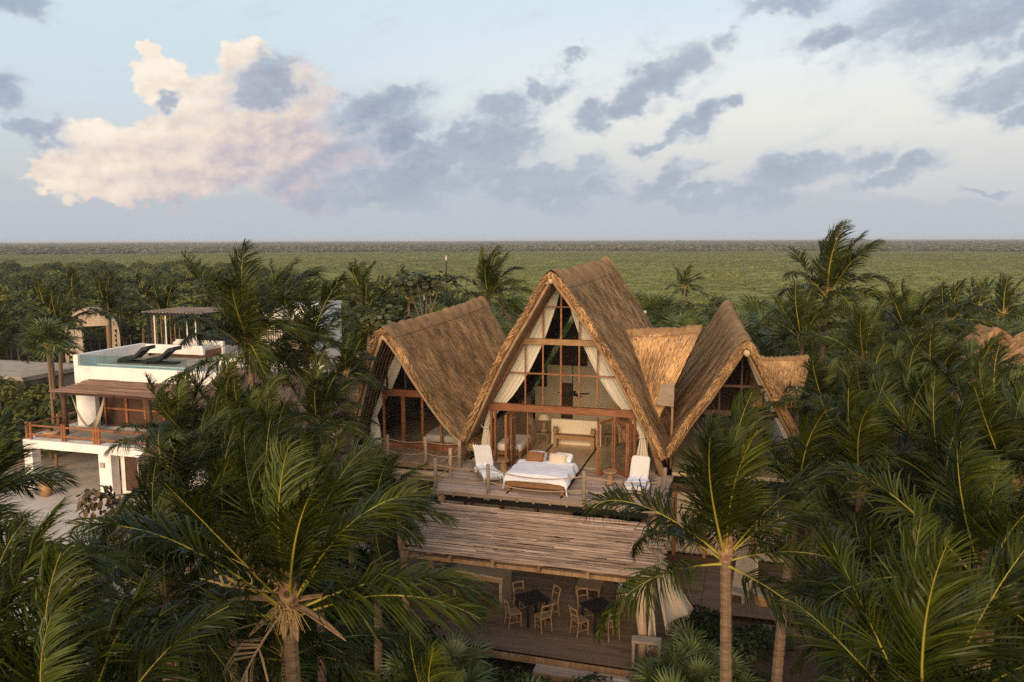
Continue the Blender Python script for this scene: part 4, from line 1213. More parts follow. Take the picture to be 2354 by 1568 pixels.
# ================================================================== lower terrace
LZ = 0.2
terr = thing('terrace', 'ground level boarded terrace under and around the stick pergola', 'deck', (0, 0, 0))
ysr = [-1.12 - 0.152 * i for i in range(52)]
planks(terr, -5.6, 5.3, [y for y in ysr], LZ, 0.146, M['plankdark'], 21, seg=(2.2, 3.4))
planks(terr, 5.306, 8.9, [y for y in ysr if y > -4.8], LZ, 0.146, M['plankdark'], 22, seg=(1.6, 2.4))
MB().box((-0.15, -9.05, LZ - 0.14), (10.9, 0.04, 0.2)).build('fascia', M['pole'], terr)
MB().box((1.6, -5.0, LZ - 0.09), (14.6, 8.0 - 0.3, 0.04)).build('underside', M['darkwood'], terr).location = (0, 0, -0.12)
planks(terr, 0.95, 3.9, [-9.22, -9.37, -9.52], LZ - 0.17, 0.146, M['plank'], 23, seg=(2.9, 3.0))
MB().box((2.42, -9.60, LZ - 0.30), (2.95, 0.03, 0.22)).build('step_riser', M['pole'], terr)
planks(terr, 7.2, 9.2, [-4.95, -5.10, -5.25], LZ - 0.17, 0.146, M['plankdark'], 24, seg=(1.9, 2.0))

perg = thing('pergola', 'large lean-to pergola roofed with weathered sticks in front of the raised deck', 'pergola', (0, 0, 0))
PY0, PZ0, PY1, PZ1 = -4.90, 2.92, -8.50, 2.70
def pz(y): return PZ0 + (y - PY0) / (PY1 - PY0) * (PZ1 - PZ0)
sticks = []
r = random.Random(5)
for kk in range(8):
    sticks.append(stick_mesh(r, M['stick']))
y = PY0; cnt = 0; under = MB()
while y > PY1:
    x = -4.12 + r.uniform(-0.12, 0.35) + (max(0, PY0 - y) / 3.6) * 0.75
    xe = 4.20 + r.uniform(-0.2, 0.15)
    while x < xe - 0.2:
        L = r.uniform(1.6, 2.9); e = min(x + L, xe + r.uniform(-.1, .1))
        rad = r.uniform(0.014, 0.036)
        yy = y + r.uniform(-.015, .015); tl = r.uniform(-0.025, 0.025)
        if cnt < 296:
            o = bpy.data.objects.new('stick', r.choice(sticks)); COL.objects.link(o); o.parent = perg
            o.location = ((x + e) / 2, yy, pz(y) + r.uniform(-.010, .045)); o.scale = (e - x, rad, rad)
            o.rotation_euler = (r.uniform(0, 6), 0, tl * 0.6)
            cnt += 1
        else:
            under.tube([(x, yy, pz(y) + .01), ((x + e) / 2, yy + tl, pz(y) + .015), (e, yy, pz(y) + .005)], rad, 5)
        x = e - r.uniform(0.0, 0.25)
    y -= r.uniform(0.042, 0.062)
for kk in range(150):
    x = r.uniform(-4.0, 3.2); L = r.uniform(0.6, 2.0); y = r.uniform(PY1 + 0.02, PY0 - 0.02); e = min(x + L, 4.25)
    x = max(x, -4.0 + (PY0 - y) / 3.6 * 0.8)
    tl = r.uniform(-.04, .04)
    if e > x: under.tube([(x, y, pz(y) + .022), ((x + e) / 2, y + r.uniform(-.015, .015), pz(y) + .035), (e, y + tl, pz(y) + .022)], r.uniform(0.010, 0.018), 5)
for kk in range(40):
    y = r.uniform(PY1, PY0); x = r.uniform(-3.6, 2.6)
    under.tube([(x, y, pz(y) - .035), (x + 1.6, y + r.uniform(-.03, .03), pz(y) - .03)], 0.020, 4)
tag(under.build('loose_sticks', M['stick'], perg), kind='stuff')
for x in (-3.3, -1.9, -0.55, 0.85, 2.3, 3.7):
    MB().bar((x, PY0 + 0.2, PZ0 - 0.13), (x, PY1 - 0.06, PZ1 - 0.13), 0.09, 0.17).build('beam', M['pole'], perg)
MB().bar((-3.6, -8.25, 2.45), (4.0, -8.25, 2.45), 0.14, 0.12).build('front_beam', M['pole'], perg)
for i, (x, y) in enumerate([(3.84, -8.32), (3.78, -5.35), (-3.5, -8.25), (-5.05, -5.0), (-3.9, -5.2)]):
    MB().tube([(x, y, LZ), (x + .03, y + .02, 0.8), (x - .04, y - .01, 1.5), (x + .02, y, 2.45)], [0.14, 0.125, 0.15, 0.12], 10).build('post', M['paleplank'] if i == 0 else M['pole'], perg, smooth=True)


def drape(label, x0, y0, ztop, zbot, dx, dy, w0, w1, seed):
    """gauze curtain tied to a post and blown sideways, ragged fringe at the hem"""
    c = thing('terrace_curtain', label, 'curtain', (x0, y0, LZ)); r = random.Random(seed)
    P = []
    for i in range(26):
        f = i / 25; row = []
        for j in range(22):
            v = j / 21
            x = dx * f ** 1.4 * (0.35 + 0.65 * v) + 0.10 * math.sin(v * 9 + f * 2) * f + v * 0.1
            y = dy * f * (0.3 + 0.7 * v) - (w0 + (w1 - w0) * f) * (1 - v) + 0.09 * math.sin(v * 15 + 1) * (0.4 + f)
            z = ztop + (zbot - ztop) * f + 0.25 * f * v * (1 if dx > 0.3 else 0) + 0.05 * math.sin(v * 11) * f
            row.append((x, y, z - LZ))
        P.append(row)
    o = MB().grid(P).build('cloth', M['gauze'], c, smooth=True)
    sm = o.modifiers.new('thick', 'SOLIDIFY'); sm.thickness = 0.012
    mb = MB()
    for j in range(22):
        for q in range(2):
            p = Vector(P[-1][j]); mb.tube([p + Vector((r.uniform(-.01, .01), r.uniform(-.03, .03), 0)), p + Vector((r.uniform(-.0, .05), r.uniform(-.03, .03), -r.uniform(0.08, 0.18)))], [0.008, 0.004], 4)
    tag(mb.build('fringe', M['gauze'], c), kind='stuff')


drape('wide fringed gauze curtain blowing out over the terrace boards', 3.95, -5.6, 2.6, 0.75, 1.15, -0.6, 0.7, 1.9, 3)
drape('narrow gauze curtain hanging tied beside the front corner post', 4.02, -8.15, 2.4, 0.55, 0.10, 0.05, 0.12, 0.22, 4)


def chair(label, loc, rz):
    c = thing('dining_chair', label, 'chair', loc, rz, 'wooden chairs round the two terrace tables')
    MB().box((0, 0, 0.45), (0.40, 0.40, 0.035)).build('seat', M['chairwood'], c)
    for x in (-0.18, 0.18):
        MB().bar((x, -0.17, 0.0), (x, -0.17, 0.44), 0.038, 0.038).build('leg', M['chairwood'], c)
        MB().tube([(x, 0.24, 0.0), (x, 0.18, 0.44), (x, 0.22, 0.70), (x, 0.29, 0.92)], 0.022, 6).build('leg', M['chairwood'], c)
    for z, h in ((0.88, 0.10), (0.68, 0.05)):
        MB().tube([(-0.20, 0.20 + (z - .5) * .18, z), (0, 0.25 + (z - .5) * .18, z + .015), (0.20, 0.20 + (z - .5) * .18, z)], 0.026 if h > .06 else 0.018, 6).build('back_rail', M['chairwood'], c)
    for y in (-0.17,):
        MB().bar((-0.18, y, 0.22), (0.18, y, 0.22), 0.025, 0.025).build('stretcher', M['chairwood'], c)
    for x in (-0.18, 0.18):
        MB().bar((x, -0.17, 0.18), (x, 0.2, 0.18), 0.025, 0.025).build('stretcher', M['chairwood'], c)
    return c


def table(label, loc):
    t = thing('dining_table', label, 'table', loc, R(45), 'black square terrace tables')
    MB().box((0, 0, 0.745), (0.82, 0.82, 0.05)).build('table_top', M['black'], t)
    for x in (-0.34, 0.34):
        for y in (-0.34, 0.34):
            MB().box((x, y, 0.36), (0.07, 0.07, 0.72)).build('leg', M['black'], t)


where = {45: 'far right', 135: 'far left', 225: 'near left', 315: 'near right'}
for (tx, ty, nm) in ((2.33, -6.95, 'right-hand'), (0.25, -7.0, 'left-hand')):
    table('black square table, the %s one of the pair under the pergola' % nm, (tx, ty, LZ))
    for a in (45, 135, 225, 315):
        chair('wooden ladder-back chair on the %s side of the %s black table' % (where[a], nm), (tx + 0.66 * math.cos(R(a)), ty + 0.66 * math.sin(R(a)), LZ), R(a - 90 + random.uniform(-8, 8)))

bar_t = thing('bar_counter', 'heavy dark plank counter under the left end of the pergola', 'counter', (-1.75, -5.95, LZ), R(-8))
MB().box((0, 0, 1.0), (1.9, 0.85, 0.07)).build('counter_top', M['greywood'], bar_t)
for x in (-0.85, 0.85): MB().box((x, 0, 0.48), (0.10, 0.75, 0.96)).build('leg', M['greywood'], bar_t)
MB().box((0, -0.40, 0.90), (1.9, 0.04, 0.12)).build('apron', M['chairwood'], bar_t)
for k, (x, y, rz) in enumerate(((3.0, -4.6, 0), (1.6, -4.3, 0))):
    s = thing('terrace_sofa', ('cream cushioned wooden sofa next to the back pergola post', 'low carved wooden bench seat deep in the pergola shade')[k], ('sofa', 'bench')[k], (x, y, LZ), rz)
    MB().box((0, 0, 0.26), (0.85, 1.1, 0.08)).build('seat', M['chairwood'], s)
    for sx in (-0.38, 0.38):
        for sy in (-0.5, 0.5): MB().box((sx, sy, 0.12), (0.07, 0.07, 0.24)).build('leg', M['chairwood'], s)
    if k == 0:
        soft_box((0, 0, 0.37), (0.82, 1.08, 0.16), 0.3, 5).build('seat_cushion', M['cushion'], s, smooth=True)
        soft_box((0.32, -0.1, 0.58), (0.20, 0.62, 0.22), 0.5, 5).build('bolster', M['cushion'], s, smooth=True)
    else:
        MB().box((0, 0.5, 0.55), (0.85, 0.06, 0.5)).build('backrest', M['chairwood'], s)

sf = thing('stool_frame', 'weathered open-sided bar stool frame at the terrace front corner', 'stool', (4.02, -8.72, LZ), R(6))
MB().box((0, 0, 0.76), (0.82, 0.34, 0.07)).build('top', M['greywood'], sf)
for x in (-0.36, 0.36):
    for y in (-0.13, 0.13): MB().box((x, y, 0.36), (0.075, 0.065, 0.72)).build('leg', M['greywood'], sf)
MB().box((-0.36, 0, 0.08), (0.06, 0.2, 0.06)).build('stretcher', M['greywood'], sf); MB().box((0.36, 0, 0.08), (0.06, 0.2, 0.06)).build('stretcher', M['greywood'], sf)

lc = thing('slab_chair', 'low reclined wooden slab chair on the right of the terrace', 'chair', (6.45, -3.7, LZ), R(-18))
MB().box((0, 0, 0.28), (0.60, 0.62, 0.07), (R(-6), 0, 0)).build('seat', M['greywood'], lc)
MB().box((0, 0.52, 0.72), (0.62, 0.08, 1.05), (R(-24), 0, 0)).build('backrest', M['greywood'], lc)
for x in (-0.24, 0.24):
    MB().box((x, -0.2, 0.12), (0.09, 0.10, 0.25)).build('leg', M['greywood'], lc); MB().box((x, 0.28, 0.12), (0.09, 0.10, 0.25)).build('leg', M['greywood'], lc)
th = thing('fringed_throw', 'cream fringed throw hung over the slab chair back', 'throw', (6.62, -3.05, LZ), R(-18))
mb = MB(); mb.grid([[(-0.05 + 0.5 * j / 8, 0.02 + 0.02 * math.sin(j), 1.22 - 0.55 * i / 6 + 0.02 * math.sin(j)) for j in range(9)] for i in range(7)])
for j in range(14): mb.tube([(-0.05 + 0.5 * j / 13, 0.02, 0.68), (-0.05 + 0.5 * j / 13, 0.0, 0.52)], 0.009, 4)
o = mb.build('cloth', M['gauze'], th); sm = o.modifiers.new('thick', 'SOLIDIFY'); sm.thickness = 0.015
st = thing('stump_table', 'round tree-stump table beside the slab chair', 'table', (7.25, -3.75, LZ))
MB().lathe((0, 0, 0), [(0.28, 0), (0.30, 0.2), (0.28, 0.36)], 14).build('stump', M['furn'], st)
MB().lathe((0, 0, 0.36), [(0.36, 0), (0.37, 0.03), (0.35, 0.06)], 12).build('top', M['greywood'], st)
bulb = thing('garden_lamp', 'small white globe lamp strapped to the palm trunk in front of the terrace', 'lamp', (6.12, -14.22, 2.6))
MB().lathe((0, 0, 0), [(0.025, 0), (0.025, 0.08)], 8).build('holder', M['white'], bulb)
soft_box((0, 0, 0.12), (0.09, 0.09, 0.10), 1.0, 5).build('globe', M['white'], bulb, smooth=True)

# ================================================================== white villa on the left
VZ = GZ
villa = thing('white_villa', 'white stepped villa with roof terrace, stick awning and open ground floor', 'villa', (-28.6, 0.9, VZ))
v0 = lambda x, y, z: (x + 28.6, y - 0.9, z - VZ)
def vbox(mb, x0, x1, y0, y1, z0, z1):
    return mb.box(v0((x0 + x1) / 2, (y0 + y1) / 2, (z0 + z1) / 2), (x1 - x0, y1 - y0, z1 - z0))
for x0, x1 in ((-28.6, -28.08), (-23.95, -23.2)):
    vbox(MB(), x0, x1, 0.9, 1.4, VZ, 1.70).build('column', M['white'], villa)
vbox(MB(), -28.6, -15.5, 0.88, 1.42, 1.70, 2.12).build('front_beam', M['white'], villa)
mb = MB(); vbox(mb, -28.58, -15.5, 1.425, 9.0, 1.80, 2.10); mb.build('terrace_slab', M['white'], villa)
MB().box(v0(-22, 2.65, 2.118), (13, 2.4, 0.03)).build('terrace_floor', M['concrete'], villa)
vbox(MB(), -28.62, -28.40, 1.43, 9.0, 2.103, 2.24).build('terrace_kerb', M['white'], villa)
vbox(MB(), -26.6, -26.3, 5.5, 5.8, VZ, 1.8).build('column', M['white'], villa)
mb = MB(); vbox(mb, -24.4, -15.5, 6.2, 6.4, VZ, 1.8); vbox(mb, -23.19, -15.5, 1.5, 1.6, VZ, 1.69)
mb.build('ground_wall', M['white'], villa)
for k, x in enumerate((-22.9, -22.1, -21.3, -20.5)):
    vbox(MB(), x, x + 0.7, 1.44, 1.49, VZ + 0.2, 1.55).build('louvre_door', M['darkwood'], villa)
# upper block
for x0, x1, y0, y1, z0, z1 in [(-28.3, -27.05, 4.1, 4.4, 2.12, 4.4), (-28.3, -16.0, 4.1, 4.4, 4.40, 5.42), (-28.3, -28.0, 4.4, 9.4, 2.12, 5.42), (-20.6, -16, 4.1, 4.4, 2.12, 4.4)]:
    vbox(MB(), x0, x1, y0 + 0.001 * z0, y1, z0, z1).build('upper_wall', M['white'], villa)
vbox(MB(), -28.32, -28.02, 4.12, 9.2, 5.421, 6.0).build('parapet', M['white'], villa)
vbox(MB(), -28.3, -24.0, 9.205, 9.4, 5.421, 5.95).build('parapet', M['white'], villa)
vbox(MB(), -28.0, -14.0, 5.4, 15.0, 5.12, 5.20).build('roof_floor', M['concrete'], villa)
vbox(MB(), -28.0, -21.2, 4.42, 5.38, 5.10, 5.30).build('plunge_pool', M['water'], villa)
vbox(MB(), -28.0, -21.2, 5.39, 5.50, 5.20, 5.34).build('pool_kerb', M['white'], villa)
for i in range(3):
    x = -28.0 + i * 2.28
    vbox(MB(), x, x + 2.25, 4.22, 4.235, 5.42, 6.02).build('glass_balustrade', M['balustrade'], villa)
vbox(MB(), -21.6, -15.0, 7.4, 7.7, 5.21, 5.62).build('low_parapet', M['white'], villa)
# window wall in the shade of the awning
vbox(MB(), -26.94, -20.6, 4.55, 4.62, 2.12, 4.4).build('shutter', M['darkwood'], villa)
for x in (-26.8, -25.4, -24.2, -23.0, -21.8):
    vbox(MB(), x, x + 0.12, 4.42, 4.54, 2.12, 4.4).build('window_post', M['redwood'], villa)
vbox(MB(), -26.6, -20.7, 4.43, 4.53, 3.05, 3.15).build('window_rail', M['redwood'], villa)
for i, (x0, x1) in enumerate(((-30.7, -30.3), (-27.1, -26.7), (-19.5, -19.1))):
    pass
# stick awning
aw = thing('stick_awning', 'brown stick awning on log posts over the villa terrace', 'awning', (-28.6, 0.9, 2.12))
a0 = lambda x, y, z: (x + 28.6, y - 0.9, z - 2.12)
r = random.Random(31); y = 4.05
brown = [stick_mesh(r, M['stickdark']) for _ in range(5)]
while y > 2.05:
    z = 4.70 - (4.05 - y) * 0.145
    x = -27.15 + r.uniform(-.18, .18) - (4.05 - y) * 0.36
    while x < -20.5:
        L = r.uniform(1.8, 3.0); e = min(x + L, -20.4)
        o = bpy.data.objects.new('stick', r.choice(brown)); COL.objects.link(o); o.parent = aw
        o.location = a0((x + e) / 2, y, z + r.uniform(-.01, .02)); o.scale = (e - x + .1, 0.028, 0.028); o.rotation_euler = (r.uniform(0, 6), 0, r.uniform(-.01, .01))
        x = e
    y -= 0.062
for x in (-27.0, -24.0, -21.0):
    MB().bar(a0(x, 4.08, 4.62), a0(x, 2.1, 4.34), 0.08, 0.08).build('rafter', M['darkwood'], aw)
MB().bar(a0(-27.7, 2.3, 4.30), a0(-20.6, 2.3, 4.30), 0.12, 0.12).build('front_beam', M['darkwood'], aw)
for x in (-27.25, -22.0):
    MB().tube([a0(x, 2.25, 2.12), a0(x + .03, 2.27, 3.3), a0(x, 2.25, 4.25)], [0.17, 0.15, 0.14], 10).build('post', M['darkwood'], aw, smooth=True)
# log fence round the terrace
fence = thing('log_fence', 'reddish log fence round the edge of the villa terrace', 'fence', (-28.5, 1.0, 2.12))
def post(x, y): MB().tube([(x + 28.5, y - 1.0, 0), (x + 28.5, y - 1.0, 0.86)], 0.075, 8).build('post', M['redwood'], fence)
fx = [-28.5, -28.25, -26.25, -26.1, -24.3, -24.15, -24.0]
for x in fx: post(x, 1.08)
for x, y in ((-28.5, 3.0), (-28.5, 5.4), (-28.35, 5.55), (-28.5, 7.6)): post(x, y)
for z in (0.70, 0.24):
    for a, b in ((-28.4, -26.2), (-26.2, -24.2), (-24.1, -20.5)):
        MB().tube([(a + 28.5, 0.08, z), (b + 28.5, 0.08, z)], 0.05, 7).build('rail', M['redwood'], fence)
    for a, b in ((1.1, 3.0), (3.0, 5.4), (5.5, 7.6)):
        MB().tube([(0, a - 1, z), (0, b - 1, z)], 0.05, 7).build('rail', M['redwood'], fence)
# hammock
hm = thing('hammock', 'grey net hammock slung across the villa terrace', 'hammock', (-26.55, 3.2, 2.12), R(62))
P = []
for i in range(13):
    f = i / 12; w = 0.05 + 0.33 * math.sin(PI * f)
    P.append([(-0.75 + 1.5 * f, (j / 6 - .5) * 2 * w, 1.75 - 1.55 * math.sin(PI * f) ** 0.8 + 0.15 * abs(j / 6 - .5)) for j in range(7)])
o = MB().grid(P).build('net', M['gauze'], hm); sm = o.modifiers.new('thick', 'SOLIDIFY'); sm.thickness = 0.02
MB().tube([(-0.75, 0, 1.75), (-0.8, 0.3, 2.3)], 0.015, 5).build('rope', M['rope'], hm); MB().tube([(0.75, 0, 1.75), (0.8, 0.3, 2.3)], 0.015, 5).build('rope', M['rope'], hm)
pot = thing('clay_pot', 'wide clay bowl pot holding a spiky plant on the villa terrace', 'plant pot', (-27.45, 1.6, 2.135))
MB().lathe((0, 0, 0), [(0.22, 0), (0.40, 0.20), (0.43, 0.34), (0.36, 0.32)], 14).build('bowl', M['terracotta'], pot, smooth=True)
mb = MB(); r = random.Random(2)
for k in range(22):
    a = r.uniform(0, 2 * PI); e = r.uniform(0.5, 1.3); l = r.uniform(0.4, 0.8)
    t = Vector((math.cos(a) * math.cos(e), math.sin(a) * math.cos(e), math.sin(e))) * l
    sd = Vector((-math.sin(a), math.cos(a), 0)) * 0.035
    mb.add([Vector((0, 0, .3)) - sd, Vector((0, 0, .3)) + sd, Vector((0, 0, .3)) + t], [(0, 1, 2)])
mb.build('leaves', M['fan'], pot)
pot2 = thing('barrel_planter', 'tall barrel-like woven planter on the sand before the villa', 'planter', (-26.6, 0.2, VZ))
MB().lathe((0, 0, 0), [(0.25, 0), (0.30, 0.35), (0.27, 0.72), (0.24, 0.70)], 14).build('barrel', M['furn'], pot2, smooth=True)
tag(MB().box((0, 0, 0), (0.26, 0.05, 0.26)).build('wall_plaque', M['concrete'], None, (-23.7, 0.85, 1.15)), 'small square stone plaque on the right villa column', 'plaque')
sofa = thing('outdoor_sofa', 'dark sofa with cushions in the open villa ground floor', 'sofa', (-24.9, 3.3, VZ))
MB().box((0, 0, 0.28), (1.9, 0.8, 0.22)).build('seat', M['charcoal'], sofa); MB().box((0, 0.4, 0.65), (1.9, 0.16, 0.6)).build('backrest', M['charcoal'], sofa)
for x in (-0.85, 0.85): MB().box((x, 0, 0.09), (0.08, 0.7, 0.18)).build('leg', M['darkwood'], sofa)
soft_box((-0.6, 0.15, 0.55), (0.5, 0.25, 0.4), 0.4, 5).build('cushion', M['concrete'], sofa, smooth=True)
# roof furniture
def wave_lounger(label, loc):
    w = thing('wave_lounger', label, 'sun lounger', loc, R(8), 'charcoal loungers on the villa roof')
    prof = [(-1.0, 0.10), (-0.7, 0.24), (-0.35, 0.24), (-0.05, 0.30), (0.25, 0.55), (0.55, 0.82), (0.85, 0.86)]
    top = [(x, y, z + 0.12) for x, z in prof for y in (-0.42, 0.42)]; bot = [(x, y, max(z - 0.08, 0.0)) for x, z in prof for y in (-0.42, 0.42)]
    n = len(prof); vs = top + bot; k = 2 * n
    fs = []
    for i in range(n - 1):
        a = 2 * i
        fs += [(a, a + 2, a + 3, a + 1), (k + a, k + a + 1, k + a + 3, k + a + 2), (a, k + a, k + a + 2, a + 2), (a + 1, a + 3, k + a + 3, k + a + 1)]
    fs += [(0, 1, k + 1, k), (2 * n - 2, k + 2 * n - 2, k + 2 * n - 1, 2 * n - 1)]
    MB().add(vs, fs).build('mattress', M['charcoal'], w)
    MB().box((0.1, 0, 0.06), (1.5, 0.6, 0.10)).build('base', M['black'], w)
wave_lounger('charcoal wave lounger on villa roof, nearer the outer parapet', (-26.75, 7.1, 5.20))
wave_lounger('charcoal wave lounger on villa roof, nearer the pergola sofa', (-25.0, 7.1, 5.20))
tag(MB().lathe((0, 0, 0), [(0.2, 0), (0.22, 0.2), (0.2, 0.42)], 10).build('stump_table', M['furn'], None, (-25.85, 7.7, 5.20)), 'small stump table between the charcoal roof loungers', 'table')
rp = thing('roof_pergola', 'black framed pergola with thin slats on the villa roof', 'pergola', (-28.0, 9.2, 5.50))
for x in (-0.0, 3.6):
    for y in (0.3, 3.4):
        MB().box((x, y, 1.1), (0.11, 0.11, 2.2)).build('post', M['black'], rp)
for a, b in (((-.15, .3, 2.24), (3.8, .3, 2.24)), ((-.15, 3.4, 2.24), (3.8, 3.4, 2.24)), ((0, .1, 2.26), (0, 3.6, 2.26)), ((3.6, .1, 2.26), (3.6, 3.6, 2.26))):
    MB().bar(a, b, 0.10, 0.14).build('beam', M['black'], rp)
for k in range(18):
    MB().bar((-0.2 + k * 0.24, 0.1, 2.36), (-0.2 + k * 0.24 + 0.05, 3.7, 2.36), 0.08, 0.05).build('slat', M['stick'], rp)
for k in range(7):
    MB().box((0.0, 0.6 + k * 0.4, 1.1), (0.05, 0.05, 2.2)).build('screen_slat', M['pole'], rp)
for x in (0.5, 1.3, 2.8, 3.4):
    MB().tube([(x, 0.22, 0), (x + .03, 0.22, 2.15)], 0.04, 6).build('tied_curtain', M['cushion'], rp)
sb = thing('roof_sofa', 'built-in white roof sofa with cream bolsters under the black pergola', 'sofa', (-25.7, 10.4, 5.20))
MB().box((0, 0, 0.22), (3.0, 1.5, 0.4)).build('seat', M['redwood'], sb)
MB().box((-0.1, 0.9, 0.40), (3.4, 0.2, 0.8)).build('backrest', M['white'], sb)
MB().box((0, 0, 0.50), (2.9, 1.45, 0.16)).build('seat_cushion', M['cushion'], sb)
MB().tube([(-0.9, -0.4, 0.7), (-0.9, 0.5, 0.7)], 0.16, 10).build('bolster', M['cushion'], sb, smooth=True)
soft_box((-0.3, 0.4, 0.8), (0.6, 0.3, 0.5), 0.4, 5).build('pillow', M['cushion'], sb, smooth=True)
scn = thing('slat_screen', 'tall screen of upright wooden slats on the villa roof', 'screen', (-21.4, 10.6, 5.20))
for k in range(26):
    MB().box((k * 0.155, 0, 1.15), (0.07, 0.05, 2.3)).build('slat', M['pole'], scn)
MB().box((1.95, 0.06, 2.25), (4.1, 0.05, 0.1)).build('rail', M['pole'], scn); MB().box((1.95, 0.06, 0.25), (4.1, 0.05, 0.5)).build('base_board', M['redwood'], scn)
# taller white house behind
wh = thing('white_house', 'tall white walled house rising behind the slat screen', 'house', (-24.2, 15.2, VZ))
for x0, x1, y0, y1, z0, z1 in ((0, 1.8, 0, 5, 0, 8.0), (1.8, 3.3, 1.2, 5, 0, 8.2)):
    MB().box(((x0 + x1) / 2, (y0 + y1) / 2, (z0 + z1) / 2), (x1 - x0 - .004, y1 - y0, z1 - z0)).build('wall', M['white'], wh)
MB().box((0.9, 2.5, 8.02), (2.0, 5.2, 0.18)).build('roof', M['white'], wh); MB().box((2.55, 3.1, 8.22), (1.6, 4.0, 0.16)).build('roof', M['white'], wh)
MB().box((2.6, 1.17, 6.6), (0.7, 0.05, 1.4)).build('window', M['darkwood'], wh)
# grey palapa beside the villa
gp = thing('grey_palapa', 'wide grey thatched palapa roof behind the left palms', 'palapa', (-14.0, 2.2, VZ))
roof_g = Roof((0, -3.2, 6.1 - VZ), (0, 4.0, 6.1 - VZ), [(0, 0), (0.3, 0.1), (1.2, 0.7), (2.4, 1.6), (3.6, 2.6), (4.6, 3.5)], [(0, 0), (0.3, 0.1), (1.2, 0.7), (2.4, 1.6), (3.6, 2.6), (4.6, 3.5)],
              lambda d: -d * 0.45, lambda d: -d * 0.45, 0.3, 21, Matrix.Rotation(R(-90), 4, 'Z'))
roof_g.shell('thatch_roof', gp, M['thatch_grey'], 24, 50)
roof_g.straw('thatch_straw', gp, M['thatch_grey'], 9000, w=0.022)
for x in (-4, 0, 4):
    for y in (-3, 3): MB().tube([(x, y, 0), (x, y, 3.3)], 0.12, 8).build('post', M['pole'], gp)
# domed block ruin
dome = thing('vaulted_ruin', 'unfinished barrel-vaulted block building with an open doorway among palms', 'ruin', (-45.2, 22.8, VZ), R(42))
W2, H0, H1 = 1.85, 4.9, 6.9
pts = [(W2 * math.cos(t), H0 + (H1 - H0) * math.sin(t)) for t in [PI * i / 20 for i in range(21)]]
mb = MB()
for i in range(20):
    (xa, za), (xb, zb_) = pts[i], pts[i + 1]
    m_ = Vector((xa + xb, 0, za + zb_ - 2 * H0)).normalized() * 0.16
    mb.add([(xa, -0.3, za), (xb, -0.3, zb_), (xb, 1.4, zb_), (xa, 1.4, za), (xa + m_.x, -0.3, za + m_.z), (xb + m_.x, -0.3, zb_ + m_.z), (xb + m_.x, 1.4, zb_ + m_.z), (xa + m_.x, 1.4, za + m_.z)],
           [(0, 3, 2, 1), (4, 5, 6, 7), (0, 1, 5, 4), (3, 7, 6, 2), (0, 4, 7, 3), (1, 2, 6, 5)])
mb.build('vault', M['pale_block'], dome)
MB().box((-W2 - 0.06, 0.6, H0 / 2), (0.24, 1.6, H0)).build('side_wall', M['pale_block'], dome); MB().box((W2 + 0.06, 0.6, H0 / 2), (0.24, 1.6, H0)).build('side_wall', M['pale_block'], dome)
bm_ = MB().box((0, 0, 0), (0.385, 0.16, 0.19)).mesh('block', M['pale_block'])
r = random.Random(8); z = 0.1
while z < H1:
    hw_ = W2 if z < H0 else W2 * math.sqrt(max(0, 1 - ((z - H0 + .1) / (H1 - H0)) ** 2))
    n = int(2 * hw_ / 0.4); off = 0.2 if int(z / 0.2) % 2 else 0
    for i in range(n + 1):
        x = -hw_ + 0.2 + i * 0.4 - off * 0.5
        if x > hw_ - 0.15 or x < -hw_ + .1: continue
        if -0.75 < x < 1.35 and z < 5.55: continue
        if z < 2.2: continue
        o = bpy.data.objects.new('block', bm_); COL.objects.link(o); o.parent = dome; o.location = (x, r.uniform(-.012, .012), z)
    z += 0.2
MB().box((-0.86, -0.04, 2.8), (0.24, 0.24, 5.55)).build('door_post', M['pale_block'], dome); MB().box((0.3, -0.05, 5.68), (2.6, 0.22, 0.2)).build('lintel', M['pale_block'], dome)
MB().box((-1.4, 0.05, 1.1), (1.2, 0.16, 2.2)).build('lower_wall', M['pale_block'], dome)
MB().box((1.18, 0.1, 3.0), (0.3, 0.3, 5.1)).build('door_post', M['furn'], dome)
for x, y in ((-2.05, 0), (2.1, 0.2), (-1.3, -.1)):
    MB().tube([(x, y, H0), (x, y, H0 + 1.6 if x > 0 else H0 + 2.2)], 0.03, 5).build('rebar', M['pole'], dome)
slab = thing('flat_roof_house', 'low concrete house with a pale flat roof beyond the sand', 'house', (-45.5, 12.5, VZ))
MB().box((0, 2.5, 3.15), (9.5, 6.0, 0.3)).build('roof', M['concrete'], slab); MB().box((0, 2.6, 1.5), (9.0, 5.4, 3.0)).build('wall', M['concrete'], slab)
